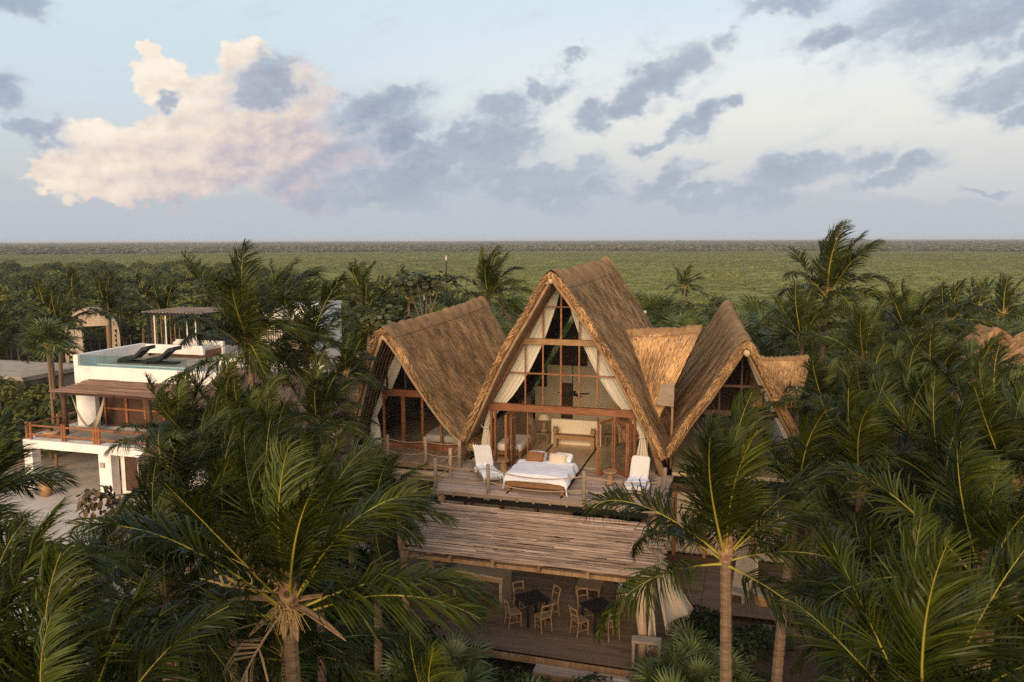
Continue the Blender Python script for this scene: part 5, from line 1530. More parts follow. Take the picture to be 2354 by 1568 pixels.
# thatched houses at the right edge
for k, (x, y, z, s, lab) in enumerate(((17.9, 14.2, 7.8, 1.0, 'reddish thatched hip roof at far right, the rear one of the pair'), (20.2, 12.6, 8.0, 1.15, 'reddish thatched hip roof at far right, in front of its twin'), (16.4, -1.0, 6.2, 0.8, 'low reddish thatched roof at the right edge below the hip roofs'))):
    h = thing('thatched_hut', lab, 'hut', (x, y, VZ), R(20 + 15 * k), 'reddish thatched huts at the right')
    pr = [(0, 0), (0.3, 0.15), (1.0, 0.9), (1.9, 2.0), (2.8, 3.3)]
    rr_ = Roof((0, -0.6 * s, z - VZ), (0, 0.6 * s, z - VZ), [(a * s, b * s) for a, b in pr], [(a * s, b * s) for a, b in pr], lambda d: -d * 0.8, lambda d: -d * 0.8, 0.3, 30 + k)
    rr_.shell('thatch_roof', h, M['thatch'], 24, 46); rr_.straw('thatch_straw', h, M['straw'], 6000)
    # hipped ends
    for u in (0, 1):
        ss = np.linspace(-1, 1, 31); P0 = rr_.point(np.full(31, float(u)), ss); mb = MB()
        mb.add([tuple(p) for p in P0] + [(0, float(P0[:, 1].mean()) * 0.6, float(P0[:, 2].min()))], [(i, i + 1, 31) for i in range(30)])
        mb.build('hip_end', M['thatch'], h)
    for ax_ in (-1, 1):
        for ay_ in (-1, 1): MB().tube([(ax_ * 2.1 * s, ay_ * 2.0 * s, 0), (ax_ * 2.1 * s, ay_ * 2.0 * s, z - VZ - 3.0 * s)], 0.12, 8).build('post', M['pole'], h)
fr = thing('white_house', 'small white flat-roofed house glimpsed among trees behind the middle roof', 'house', (-15.0, 27.0, VZ))
MB().box((0, 0, 2.6), (3.5, 3, 5.2)).build('wall', M['white'], fr); MB().box((0, 0, 5.6), (3.8, 3.3, 0.8)).build('roof', M['white'], fr); MB().box((2.3, .4, 2.3), (1.6, 2.4, 4.8)).build('annexe', M['white'], fr)

# ================================================================== coconut palms
WIND = np.array([0.86, 0.48, 0.10])


def frond(az, el0, seed, n=56, droop=0.9, wind=0.35, wmul=1.0, hang=0.28, m_leaf='leaf', m_rib='rachis', ragged=0.0):
    """pinnate leaf of unit length, bent by its weight and by the sea wind; origin at its base"""
    r = np.random.default_rng(seed)
    N = 18; ds = 1.0 / N
    d = np.array([math.cos(el0) * math.cos(az), math.cos(el0) * math.sin(az), math.sin(el0)])
    sd0 = np.array([-math.sin(az), math.cos(az), 0.0])
    tw = r.normal(0, 0.25)
    P = [np.zeros(3)]; D = [d]
    for i in range(N):
        t = i / N
        d = d + ds * (np.array([0, 0, -1.0]) * droop * (0.25 + 1.5 * t) * (0.35 + math.hypot(d[0], d[1])) + WIND * wind * (0.15 + 1.7 * t))
        d = d / np.linalg.norm(d)
        P.append(P[-1] + d * ds); D.append(d)
    P, D = np.array(P), np.array(D)
    SD = sd0[None] - D * (D @ sd0)[:, None]; SD /= np.linalg.norm(SD, axis=1)[:, None]
    UP = np.cross(D, SD)
    # the wind rolls the blade over
    roll = (tw + 0.5 * (SD @ WIND) * wind * 2.2) * np.linspace(0, 1, N + 1)
    c, s = np.cos(roll)[:, None], np.sin(roll)[:, None]
    SD, UP = SD * c + UP * s, UP * c - SD * s
    mb_v, mb_f4, mb_f3, tint, mi4 = [], [], [], [], []
    # midrib, four sided
    rad = np.interp(np.linspace(0, 1, N + 1), [0, 0.03, 0.15, 0.6, 1], [0.020, 0.0145, 0.010, 0.006, 0.002]) * (0.4 + 0.6 * wmul)
    V = []
    for k, (a, b) in enumerate(((1, 0), (0, 0.7), (-1, 0), (0, -0.7))):
        V.append(P + SD * (a * rad)[:, None] + UP * (b * rad)[:, None])
    V = np.stack(V, 1).reshape(-1, 3)
    F4 = [(i * 4 + j, i * 4 + (j + 1) % 4, (i + 1) * 4 + (j + 1) % 4, (i + 1) * 4 + j) for i in range(N) for j in range(4)]
    nrib = len(F4)
    allV = [V]; tt = [np.repeat(np.linspace(0.75, 0.25, N + 1), 4)]
    base = len(V); F3 = []
    tgrid = np.linspace(0, 1, N + 1)
    for sg in (-1, 1):
        t = np.linspace(0.13, 0.992, n) + r.uniform(-.3, .3, n) / n
        t = np.clip(t, 0.1, 0.997)
        rg = ragged or 0.07
        t = t[(r.uniform(0, 1, n) > rg) & (np.sin(t * r.uniform(20, 34) + r.uniform(0, 6)) > (-0.93 if not ragged else -0.6))]
        k = len(t)
        ip = lambda A: np.stack([np.interp(t, tgrid, A[:, q]) for q in range(3)], 1)
        p, dd, s_, u_ = ip(P), ip(D), ip(SD), ip(UP)
        ln = 0.335 * np.clip(1 - ((t - 0.40) / 0.63) ** 2, 0.02, 1) ** 0.62 * r.uniform(0.86, 1.1, k)
        a = np.radians(66 - 44 * t) + r.normal(0, 0.09, k) + 0.13 * np.sin(t * r.uniform(14, 26) + r.uniform(0, 6))
        v = np.radians(26 - 22 * t) + r.normal(0, 0.17, k) + 0.22 * np.sin(t * r.uniform(9, 20) + r.uniform(0, 6))
        d0 = np.cos(a)[:, None] * dd + np.sin(a)[:, None] * (sg * np.cos(v)[:, None] * s_ + np.sin(v)[:, None] * u_)
        flex = (r.uniform(0.5, 1.5, k) * (1 + 0.5 * np.sin(t * r.uniform(12, 24) + r.uniform(0, 6))))[:, None]
        g = np.array([0, 0, -hang]) + WIND * wind * 1.05
        nrm = lambda x: x / (np.linalg.norm(x, axis=1)[:, None] + 1e-9)
        e0 = nrm(d0); e1 = nrm(d0 + g * 0.9 * flex); e2 = nrm(d0 + g * 2.0 * flex)
        q0 = p; q1 = q0 + e0 * (ln * 0.33)[:, None]; q2 = q1 + e1 * (ln * 0.34)[:, None]; q3 = q2 + e2 * (ln * 0.33)[:, None]
        w = 0.0050 * wmul * np.clip(0.45 + 1.1 * np.sin(PI * np.clip(t, 0.05, 0.95)), 0.3, 1.2)
        wv = nrm(dd - e0 * np.sum(dd * e0, 1)[:, None] + 0.25 * u_ * r.normal(0, 1, k)[:, None])
        W0, W1, W2 = wv * (w * 0.6)[:, None], wv * w[:, None], wv * (w * 0.75)[:, None]
        vs = np.stack([q0 - W0, q0 + W0, q1 - W1, q1 + W1, q2 - W2, q2 + W2, q3], 1).reshape(-1, 3)
        b = base + np.arange(k) * 7
        F4 += [tuple(x) for x in np.stack([b, b + 1, b + 3, b + 2], 1)] + [tuple(x) for x in np.stack([b + 2, b + 3, b + 5, b + 4], 1)]
        F3 += [tuple(x) for x in np.stack([b + 4, b + 5, b + 6], 1)]
        allV.append(vs); tt.append(np.repeat(np.clip(0.5 + r.normal(0, 0.25, k), 0, 1), 7)); base += len(vs)
    midx = [1] * nrib + [0] * (len(F4) - nrib) + [0] * len(F3)
    return np_mesh('frond', np.concatenate(allV), np.array(F4), [M[m_leaf], M[m_rib]], np.concatenate(tt), midx, np.array(F3))


EL = [(84, 0.25, 'young', 0.15), (73, 0.45, 'leaf', 0.22), (58, 0.75, 'leaf', 0.38), (42, 1.0, 'leaf', 0.60), (24, 1.05, 'leaf', 0.85), (-2, 0.85, 'leaf', 1.0)]
NAZ = 12
LIB = {}
def frond_lib(kind, a, e, v=0):
    """kind: hero (dense), mid, or far leaves"""
    key = (kind, a, e, v)
    if key not in LIB:
        n, wm = {'hero': (125, 0.9), 'mid': (84, 1.2), 'far': (46, 2.0)}[kind]
        el0, dr, ml, hg = EL[e]
        LIB[key] = frond(2 * PI * a / NAZ, R(el0), a * 31 + e * 7 + len(kind) + 1000 * v, n, dr * (0.85 + 0.4 * v), 0.40 + 0.14 * v, wm, hg, ml)
    return LIB[key]


DEAD = None
def palm(x, y, z, L, seed, label, group=None, kind='mid', nf=19, base=None, nuts=0, dead=0, extras=None, az_skip=None, rise=0.0):
    """coconut palm with its crown at (x, y, z): ringed trunk, leaf bases, fronds, nuts"""
    global DEAD
    r = random.Random(seed)
    bx, by = base if base else (x - 0.5 * r.uniform(0, 1.2), y - 0.3 * r.uniform(-1, 1))
    pt = thing('coconut_palm', label, 'palm tree', (bx, by, GZ), 0, group)
    top = Vector((x - bx, y - by, z - GZ - 0.25 * L * 0.3))
    H = top.length
    k = max(6, int(H / (0.13 if kind == 'hero' else 0.4)))
    pts, rad, tn = [], [], []
    R0 = 0.115 if L > 2.2 else 0.09
    for i in range(k + 1):
        f = i / k
        pts.append(Vector((top.x * f ** 1.6, top.y * f ** 1.6, top.z * f)))
        rad.append(R0 * (1.35 - 0.42 * f + 0.5 * max(0, 0.12 - f) * 4) * (1 + (0.07 if i % 2 else -0.04) * (1 if kind == 'hero' else 0.3)))
        tn += [0.2 + 0.6 * (i % 2)] * 9
    MB().tube(pts, rad, 9, 0, 0.5).build('trunk', M['bark'], pt, smooth=False)
    # leaf bases and fibre round the growing point
    mb = MB()
    mb.tube([top - Vector((0, 0, 0.25 * L * .3)), top, top + Vector((0, 0, 0.12 * L)), top + Vector((0, 0, 0.26 * L))], [R0 * 0.9, R0 * 1.45, R0 * 1.1, R0 * 0.35], 9, 0, 0.5)
    for i in range(16 if kind != 'far' else 6):
        a = i * 2.4; t = Vector((math.cos(a), math.sin(a), 0)); zz = top.z - 0.05 * L + 0.14 * L * (i / 16)
        p0 = Vector((top.x, top.y, zz)) + t * R0 * 1.0
        l = L * r.uniform(0.05, 0.11); q = Vector((-t.y, t.x, 0)) * 0.026 * L * 0.8
        p1 = p0 + (t * 0.55 + Vector((0, 0, 0.8))) * l
        mb.add([p0 - q, p0 + q, p1 + q * 0.4, p1 - q * 0.4, p0 + t * 0.03], [(0, 1, 2, 3), (0, 3, 4), (4, 2, 1)], 0, r.random())
    mb.build('leaf_bases', M['fibre'], pt)
    for i in range(nf):
        f = (i + 0.5) / nf
        a = i * 2.39996 + r.uniform(-.25, .25) + seed
        e = min(len(EL) - 1, int(f ** (0.68 if kind == 'hero' else 0.8) * len(EL)))
        if e == len(EL) - 1 and r.random() < 0.45: e -= 1
        am = a % (2 * PI)
        if az_skip and e >= az_skip[2] and abs((am - az_skip[0] + PI) % (2 * PI) - PI) < az_skip[1]: continue
        ai = int(round(am / (2 * PI / NAZ))) % NAZ
        me = frond_lib(kind, ai, e, 0 if kind == 'far' else r.randint(0, 1))
        o = bpy.data.objects.new('frond', me); COL.objects.link(o); o.parent = pt
        off = Vector((math.cos(am), math.sin(am), 0)) * R0 * 0.7
        o.location = top + off + Vector((0, 0, L * (0.03 - 0.12 * f)))
        da = am - ai * (2 * PI / NAZ); da = (da + PI) % (2 * PI) - PI
        o.rotation_euler = (r.uniform(-.08, .08), r.uniform(-.08, .08), da)
        s = L * r.uniform(0.86, 1.10) * (0.72 if e == 0 else 1.0)
        o.scale = (s, s, s)
    for i in range(nuts):
        a = i * 2.1 + seed; rr_ = R0 * 1.5 + 0.06
        if i == 0 or 'nut' not in LIB:
            LIB.setdefault('nut', MB().lathe((0, 0, -0.13), [(0.02, 0), (0.09, 0.05), (0.115, 0.13), (0.09, 0.21), (0.02, 0.26)], 9).mesh('coconut', M['coconut'], True))
        o = bpy.data.objects.new('coconut', LIB['nut']); COL.objects.link(o); o.parent = pt
        o.location = top + Vector((math.cos(a) * rr_, math.sin(a) * rr_, -0.10 - 0.12 * (i % 3)))
        o.rotation_euler = (r.uniform(-.4, .4), r.uniform(-.4, .4), 0)
    for i in range(dead):
        a = r.uniform(0, 2 * PI)
        if DEAD is None:
            DEAD = [frond(0, R(-20), 900 + q, 40, 1.6, 0.10, 1.1, 0.8, 'deadleaf', 'deadleaf', 0.35) for q in range(3)]
        o = bpy.data.objects.new('dead_frond', DEAD[i % 3]); COL.objects.link(o); o.parent = pt
        o.location = top + Vector((0, 0, -0.05)); o.rotation_euler = (0, R(r.uniform(0, 40)), a); s = L * r.uniform(0.7, 0.95); o.scale = (s, s, s)
    if extras == 'blossom':
        for k_, (a, e) in enumerate(((R(200), 0.75), (R(175), 0.55), (R(225), 0.35))):
            mb = MB(); d = Vector((math.cos(a) * math.cos(e), math.sin(a) * math.cos(e), math.sin(e))); p0 = top + Vector((0, 0, .12))
            for q in range(15):
                f = 0.25 + 0.75 * q / 14; c = p0 + d * 0.95 * f; aa = q * 2.4
                t = Vector((math.cos(aa), math.sin(aa), 0.5)) * 0.26
                mb.tube([c, c + t * 0.6 + d * .05, c + t + d * .16], [0.018, 0.016, 0.008], 4)
            mb.tube([p0, p0 + d * 1.0], [0.02, 0.01], 5); mb.build('flower_spray', M['blossom'], pt)
        for (a, e, l) in ((R(190), 0.15, 0.95), (R(-10), -0.15, 0.95), (R(-40), -0.75, 0.42), (R(240), -0.3, 0.55), (R(-75), -0.9, 0.35), (R(30), 0.2, 0.6)):
            d = Vector((math.cos(a) * math.cos(e), math.sin(a) * math.cos(e), math.sin(e))); s_ = Vector((-math.sin(a), math.cos(a), 0)); u = d.cross(s_); p0 = top + d * .12
            mb = MB(); rows = []
            for q in range(9):
                f = q / 8; w = 0.065 * math.sin(PI * min(1, 0.18 + 0.82 * f)) ** 0.8
                rows.append([p0 + d * l * f + s_ * w * c + u * (-0.05 * (1 - c * c)) * (1 - f) - Vector((0, 0, 0.22 * f * f * l)) for c in (-1, -0.5, 0, 0.5, 1)])
            o = mb.grid(rows).build('spathe', M['fibre'], pt, smooth=True); sm = o.modifiers.new('thick', 'SOLIDIFY'); sm.thickness = 0.012
        mb = MB(); rr2 = random.Random(4)
        for q in range(70):
            a = rr2.uniform(0, 2 * PI); mb.lathe(top + Vector((0.12 * math.cos(a) + .02, -0.17 + 0.07 * math.sin(a), rr2.uniform(-.22, .05))), [(0.006, -.012), (0.016, 0), (0.006, 0.012)], 5)
        for q in range(40):
            a = rr2.uniform(PI * 1.05, PI * 1.95); p0 = top + Vector((0.1 * math.cos(a), 0.1 * math.sin(a), -.05)); p1 = p0 + Vector((math.cos(a) * rr2.uniform(.1, .4), math.sin(a) * rr2.uniform(.1, .3), -rr2.uniform(0.05, .4)))
            mb.tube([p0, (p0 + p1) / 2 + Vector((0, 0, .05)), p1], [0.008, 0.006, 0.003], 4)
        mb.build('fruit_cluster', M['blossom'], pt)
    return pt


P_ = palm
P_(0.0, -20.1, 7.0, 3.0, 11, 'large foreground coconut palm with pale flower sprays and dry brown spathes', None, 'hero', 21, (0.05, -20.0), 0, 1, 'blossom', (R(303), 0.75, 3))
P_(6.15, -14.1, 6.1, 3.1, 9, 'coconut palm with a bare ringed trunk in front of the right side of the terrace', None, 'hero', 19, (6.3, -14.3), 0, 0, None, (R(270), 0.85, 3))
P_(-0.8, -23.4, 6.2, 2.7, 23, 'windblown coconut palm filling the lower left corner with swept fronds', None, 'hero', 16)
P_(8.9, -18.7, 5.7, 2.85, 31, 'broad coconut palm with arching yellow-ribbed fronds in the lower right corner', None, 'hero', 18)
P_(-5.2, -16.6, 4.9, 2.9, 42, 'coconut palm with a few green nuts left of the large flowering palm', None, 'hero', 15, None, 5)
P_(-4.9, -14.8, 5.3, 2.8, 57, 'bushy coconut palm directly behind the large flowering palm on its left', None, 'hero', 17)
P_(-6.5, -14.7, 6.0, 2.8, 61, 'coconut palm with tall upright fronds before the villa terrace', None, 'hero', 17, None, 0, 0, None, (R(196), 0.75, 1))
P_(10.9, -13.6, 5.9, 3.3, 64, 'coconut palm with one long bowed frond at the right behind the corner palm', None, 'hero', 16)
P_(2.3, -19.6, 4.5, 1.9, 71, 'young coconut palm low in front of the terrace steps', None, 'hero', 11)
P_(-5.0, -21.5, 6.8, 2.7, 83, 'coconut palm cut by the left picture edge with fronds over the sand', None, 'hero', 14)
P_(-10.6, -5.4, 8.55, 3.75, 92, 'tall windswept coconut palm rising over the villa roof terrace', None, 'hero', 16, None, 6)
P_(-9.5, -3.5, 8.2, 3.1, 108, 'coconut palm heavy with nuts before the slat screen', None, 'mid', 15, None, 9, 2)
P_(-7.2, -4.7, 7.5, 1.75, 117, 'young yellow-green coconut palm beside the left house gable', None, 'mid', 10)
P_(-9.1, 17.5, 8.9, 3.0, 126, 'coconut palm with a hanging brown frond behind the left and middle roofs', None, 'mid', 18, None, 0, 2)
P_(10.2, 11.8, 9.6, 3.5, 133, 'tallest coconut palm on the right, its pale trunk rising clear of the grove', None, 'mid', 18, None, 0, 1)
P_(-0.1, 59.7, 7.0, 2.6, 141, 'lone small coconut palm on the edge of the marsh behind the middle house', None, 'far', 13)
P_(-9.3, -17.4, 6.8, 2.2, 147, 'coconut palm with fronds reaching in before the villa columns', None, 'mid', 14)
GR = 'coconut palms of the dense grove right of the thatched houses'
GL = 'coconut palms between the villa and the left thatched house'
GB = 'coconut palms of the jungle behind the villa'
LR = ['coconut palm with upright fronds just right of the ringed-trunk palm, near the lower curtained wall',
      'coconut palm behind the bowed-frond palm, its fronds swept up to the right',
      'coconut palm with pale-backed fronds nearest the low reddish thatched roof',
      'coconut palm in the middle of the grove, one row behind the bowed-frond palm',
      'coconut palm below and right of the tallest grove palm',
      "coconut palm in front of the tallest grove palm's trunk",
      'coconut palm left of the tallest grove palm, above the right house ridge',
      'coconut palm beyond the right house side gable, second in line from it',
      'coconut palm touching the end of the right house side gable',
      'coconut palm in line between the side gable and the low reddish roof',
      'coconut palm at the foot of the paired hip roofs',
      'coconut palm in front of the right house side gable',
      'coconut palm whose fronds overlap the low reddish roof at the edge',
      'coconut palm directly before the right house glazed gable',
      'coconut palm between the tallest grove palm and the hip roofs',
      'distant coconut palm on the marsh edge above the hip roofs',
      'farthest coconut palm on the marsh edge at right, smaller than its neighbour',
      'coconut palm at the right edge halfway up, behind the lower right corner palm',
      'coconut palm just below the low reddish thatched roof',
      "coconut palm right of the tallest grove palm's crown",
      'coconut palm behind the rear hip roof',
      'short coconut palm between the ringed-trunk palm and the bowed-frond palm',
      'coconut palm in the bottom right corner cut by the picture edge']
LL = ['coconut palm below the slat screen, right of the grey palapa ridge',
      "coconut palm before the grey palapa's middle", 'coconut palm nearest the lower left side of the left thatched house',
      'coconut palm midway between villa and balcony, in the second row',
      'coconut palm next to the left house ground floor curtains',
      'coconut palm overlapping the left end of the grey palapa',
      "low coconut palm below the balcony by the pergola's left end", "coconut palm right behind the flowering palm's upright fronds", 'coconut palm between the villa terrace and the grey palapa',
      'coconut palm at the bottom left, one place right of the corner palm',
      "short coconut palm beside the pergola's front left post"]
LB = 'coconut palm among the jungle trees beyond the villa and the ruin'
for i, (x, y, z, L) in enumerate([(9.3, -8.9, 6.1, 2.7), (10.9, -10.1, 6.6, 2.6), (12.3, -9.9, 6.8, 2.7), (10.9, -5.9, 6.9, 2.4), (12.8, 5.3, 8.3, 2.5), (10.9, 3.5, 7.6, 2.4), (9.0, 9.7, 7.6, 2.5),
                                  (11.4, -0.8, 7.0, 2.4), (9.2, -0.4, 6.4, 2.2), (12.5, -0.9, 7.3, 2.4), (14.3, 1.7, 7.0, 2.2), (10.2, -3.7, 6.7, 2.4), (13.1, -6.3, 6.8, 2.6),
                                  (7.9, -8.3, 5.7, 2.4), (17.1, 18.7, 7.6, 2.5), (22.3, 27.8, 7.4, 2.5), (23.3, 37.8, 7.0, 2.6), (13.6, -13.5, 5.8, 2.6), (14.6, -3.5, 6.4, 2.4),
                                  (13.5, 10.5, 7.8, 2.4), (14.8, 14.5, 7.4, 2.5), (9.4, -12.4, 4.2, 2.2), (12.6, -21.0, 6.0, 2.4)]):
    P_(x, y, z, L, 200 + i * 7, LR[i], GR, ('hero' if y < -8 else 'mid') if y < 15 else 'far', 16 if y < 15 else 14, None, 0, (2 if i % 4 == 1 else i % 2) if y < 10 else 0)
for i, (x, y, z, L) in enumerate([(-8.7, -9.4, 6.5, 2.2), (-7.5, -10.0, 6.3, 2.2), (-6.8, -7.5, 6.4, 2.2), (-5.8, -11.4, 5.7, 2.3), (-4.3, -11.8, 5.4, 2.2), (-9.2, -10.9, 6.5, 2.2), (-2.9, -11.3, 4.9, 2.0), (-4.6, -14.2, 5.1, 2.3),
                                  (-7.7, -11.4, 6.0, 2.2), (-3.0, -22.6, 6.2, 2.5), (-2.6, -16.2, 3.7, 2.3)]):
    P_(x, y, z, L, 400 + i * 5, LL[i], GL, 'hero' if y < -10.5 else 'mid', 16, None, 4 if i % 4 == 0 else 0, i % 2)
for i, (x, y, z, L) in enumerate([(-37.6, 12.4, 7.4, 2.6), (-40.8, 14.6, 8.0, 2.6), (-36.6, 6.6, 6.6, 2.4), (-41.5, 20.9, 7.4, 2.6), (-31.4, 28.9, 8.6, 2.6), (-35.6, 9.5, 6.2, 2.2), (-43.0, 26.4, 8.0, 2.6), (-32.1, 15.9, 7.7, 2.6),
                                  (-26.9, 18.7, 8.3, 2.6), (-21.4, 24.5, 9.0, 2.8), (-13.7, 10.2, 8.2, 2.5), (-18.9, 27.4, 8.3, 2.6), (-38.0, 30.0, 8.2, 2.6), (-48.0, 24.0, 8.0, 2.6), (-34.0, 22.5, 7.0, 2.5), (-30.5, 22.0, 7.2, 2.5), (-52, 32, 8.0, 2.6), (-24.5, 30, 8, 2.6), (-33.0, 2.2, 5.4, 1.7)]):
    P_(x, y, z - (0.7 if y > 9 else 0), L, 600 + i * 3, LB, GB, 'far' if y > 8 else 'mid', 15)


# ================================================================== fan palms
def fan_leaf(seed, n=26, w=0.030):
    """round pleated fan on a long stalk, unit radius; the stalk runs along +x from the origin"""
    r = np.random.default_rng(seed); V, F4, F3, T = [], [], [], []
    stalk = 0.9
    mb = MB(); mb.tube([(0, 0, 0), (stalk * .5, 0, 0.06), (stalk, 0, 0.0)], [0.022, 0.016, 0.012], 4, 1, 0.5)
    c = Vector((stalk, 0, 0))
    for i in range(n):
        a = R(-135 + 270 * i / (n - 1)); l = (0.62 + 0.38 * math.cos(a * 0.55)) * r.uniform(0.9, 1.05)
        d = Vector((math.cos(a), math.sin(a), 0.10 * (-1) ** i)); s = Vector((-math.sin(a), math.cos(a), 0))
        dr = r.uniform(0.05, 0.35)
        p1 = c + d * l * 0.55 + Vector((0, 0, 0.05)); p2 = c + d * l + Vector((0, 0, -dr * l))
        ww = w * (1.7 if i % 2 else 1.4)
        mb.add([c, p1 - s * ww, p1 + s * ww, p2], [(0, 1, 2), (1, 3, 2)], 0, float(np.clip(0.5 + r.normal(0, .25), 0, 1)))
    return mb.mesh('fan_leaf', [M['fan'], M['rachis']])


FANS = [fan_leaf(s) for s in range(5)]
def fan_palm(x, y, z, s, seed, label, group=None, n=16, ground=GZ, simple=False):
    r = random.Random(seed)
    t = thing('fan_palm', label, 'palm tree', (x, y, ground), 0, group)
    h = max(0.1, z - ground)
    MB().tube([(0, 0, -0.1), (0.03, 0, h * .5), (0, 0, h)], [0.09, 0.07, 0.08], 7).build('trunk', M['bark'], t)
    if simple:
        o = link('crown', CROWN[seed % len(CROWN)], t, (0, 0, h)); o.scale = (s, s, s); o.rotation_euler = (0, 0, r.uniform(0, 6)); return t
    for i in range(n):
        a = i * 2.4 + seed; e = R(78 - 95 * ((i + .5) / n))
        o = link('fan_leaf', FANS[i % 5], t, (0, 0, h)); ss = s * r.uniform(0.8, 1.1)
        o.scale = (ss, ss, ss); o.rotation_euler = (r.uniform(-.4, .4), -e, a)
    return t


def merged_fan(seed):
    r = random.Random(seed); vs, fs, tn, ms = [], [], [], []
    mb = MB()
    for i in range(15):
        a = i * 2.4 + r.uniform(-.2, .2); e = R(80 - 100 * (i + .5) / 15); me = FANS[i % 5]
        mx = Euler((r.uniform(-.4, .4), -e, a)).to_matrix()
        at = me.attributes['tint'].data
        mb.add([mx @ v.co for v in me.vertices], [tuple(p.vertices) for p in me.polygons], 0, [q.value for q in at])
    return mb.mesh('fan_crown', M['fan'])
CROWN = [merged_fan(s) for s in range(4)]

fan_palm(-30.0, 4.1, 6.4, 1.0, 3, 'thatch fan palm with a round crown on a slim bent trunk before the ruin', None, 24)
fg = 'low fan palms in the terrace planting'
for i, (x, y, z, s) in enumerate([(4.75, -9.9, 0.35, 0.62), (5.3, -9.3, 0.5, 0.62), (4.6, -10.9, 0.5, 0.62), (5.5, -10.3, 0.6, 0.6), (5.2, -8.4, 0.5, 0.55), (6.2, -9.6, 0.6, 0.55), (5.0, -11.8, 0.7, 0.6), (5.9, -11.6, 0.6, 0.6)]):
    fan_palm(x, y, z, s, 40 + i, 'low bright fan palm in the planting right of the terrace steps', 'low fan palms right of the terrace steps', 14)
for i, (x, y, z, s) in enumerate([(-0.6, -11.6, 0.7, 0.7), (0.2, -13.2, 0.8, 0.75), (1.6, -12.4, 0.4, 0.55), (-1.6, -12.6, 0.8, 0.6), (2.9, -13.0, 0.6, 0.55), (1.2, -15.0, 1.3, 0.6), (3.4, -14.0, 0.8, 0.55)]):
    fan_palm(x, y, z, s, 60 + i, 'low dark fan palm in the planting before the terrace front', 'low fan palms before the terrace front', 14)
r = random.Random(77)
for i in range(64):
    if i < 40: x, y = r.uniform(-3.5, 9), r.uniform(13.5, 32)
    elif i < 52: x, y = r.uniform(8, 22), r.uniform(16, 34)
    else: x, y = r.uniform(-30, -10), r.uniform(22, 36)
    fan_palm(x, y, r.uniform(4.0, 6.4), r.uniform(1.0, 1.35), 300 + i, 'fan palm in the bright green thicket behind the thatched roofs', 'fan palms of the thicket behind the roofs', simple=True)

# ================================================================== bushes and trees
BUSH = [bush_mesh('foliage', M['bush'], 1500, 1.0, 1.0, 0.9, 0.085, 50 + s) for s in range(4)]
GRAPE = [bush_mesh('foliage', M['grape'], 700, 1.0, 1.0, 0.9, 0.14, 70 + s, aspect=1.1, round_leaf=True) for s in range(2)]
GRAPER = [bush_mesh('foliage', M['grapered'], 900, 1.0, 1.0, 0.9, 0.11, 80, aspect=1.1, round_leaf=True)]
TREE = [bush_mesh('crown', M['jungle'] if s % 3 else M['jungle_light'], 1900, 1.0, 1.0, 0.72, 0.11, 90 + s, lobes=9) for s in range(6)]


def plant(name, label, cat, lib, x, y, z0, rx, rz, seed, group=None, stem=None, part='foliage', mstem='bark'):
    r = random.Random(seed)
    t = thing(name, label, cat, (x, y, z0), r.uniform(0, 6.28), group)
    h = stem if stem is not None else 0.1
    mb = MB()
    for k in range(3 if h < 1 else 1):
        a = k * 2.1; mb.tube([(0.08 * math.cos(a), 0.08 * math.sin(a), -.1), (0.25 * rx * math.cos(a), 0.25 * rx * math.sin(a), h + rz * 0.5)], [0.05 + 0.02 * rx, 0.02], 5)
    if h >= 1:
        for k in range(4):
            a = k * 1.6 + seed; mb.tube([(0, 0, h * .75), (0.6 * rx * math.cos(a), 0.6 * rx * math.sin(a), h + rz * .6)], [0.05, 0.015], 5)
    mb.build('trunk' if h >= 1 else 'stem', M[mstem], t)
    o = link(part, lib[seed % len(lib)], t, (0, 0, h)); o.scale = (rx, rx * r.uniform(0.85, 1.15), rz)
    return t


plant('sea_grape_bush', 'sea grape bush with yellow and reddish leaves beside the villa column', 'bush', GRAPER, -17.6, -4.6, GZ, 1.7, 2.2, 1, None, 0.3)
plant('sea_grape_bush', 'dark sea grape bush sprawling on the sand before the villa', 'bush', GRAPE, -14.2, -10.0, GZ, 1.9, 2.0, 2, None, 0.2)
plant('sea_grape_bush', 'sea grape seedling bush at the terrace front left of the steps', 'bush', GRAPE, 0.2, -10.2, GZ, 0.75, 1.0, 3, None, 0.1)
for i, (x, y, rx, rz, lab) in enumerate([(5.7, -6.1, 1.0, 1.3, 'rounded dark green bush in the notch of the terrace'), (6.9, -6.6, 1.1, 1.2, 'spreading green bush between the stump table and the sand path'), (6.2, -8.2, 1.2, 1.1, 'wide green bush behind the ringed palm trunk'),
                                        (-4.9, -7.2, 1.3, 2.2, 'clipped dark round bush left of the pergola post'), (6.6, -11.3, 1.2, 1.1, 'low glossy bush at the bottom beside the sand path'), (-9.9, -2.6, 1.5, 2.3, 'tall dark bush against the side wall under the left house'), (-7.6, -4.2, 1.2, 1.6, 'dark bush at the foot of the left house ground floor windows')]):
    plant('green_bush', lab, 'bush', BUSH, x, y, GZ, rx, rz, 10 + i, None, 0.1)
gb = 'dark undergrowth bushes beneath the palms'
r = random.Random(15)
spots = []
for i in range(400):
    x, y = r.uniform(-16, 18), r.uniform(-24, 2)
    if -6.2 < x < 5.4 and -9.9 < y: continue
    if x < -8.2 and y > -3.0 and x > -9.6: pass
    if -9.9 < x and y > -1 and x < 9.5: continue
    if 5.2 <= x < 9 and -9.5 < y: continue
    if (x - 6.4) ** 2 + (y + 29.9) ** 2 < 40: continue
    if -19 < x < -12.5 and -14 < y < -2: continue
    if ((x - 7.8) / 1.7) ** 2 + ((y + 10.5) / 3.2) ** 2 < 1: continue
    if all((x - a) ** 2 + (y - b) ** 2 > 1.5 for a, b in spots): spots.append((x, y))
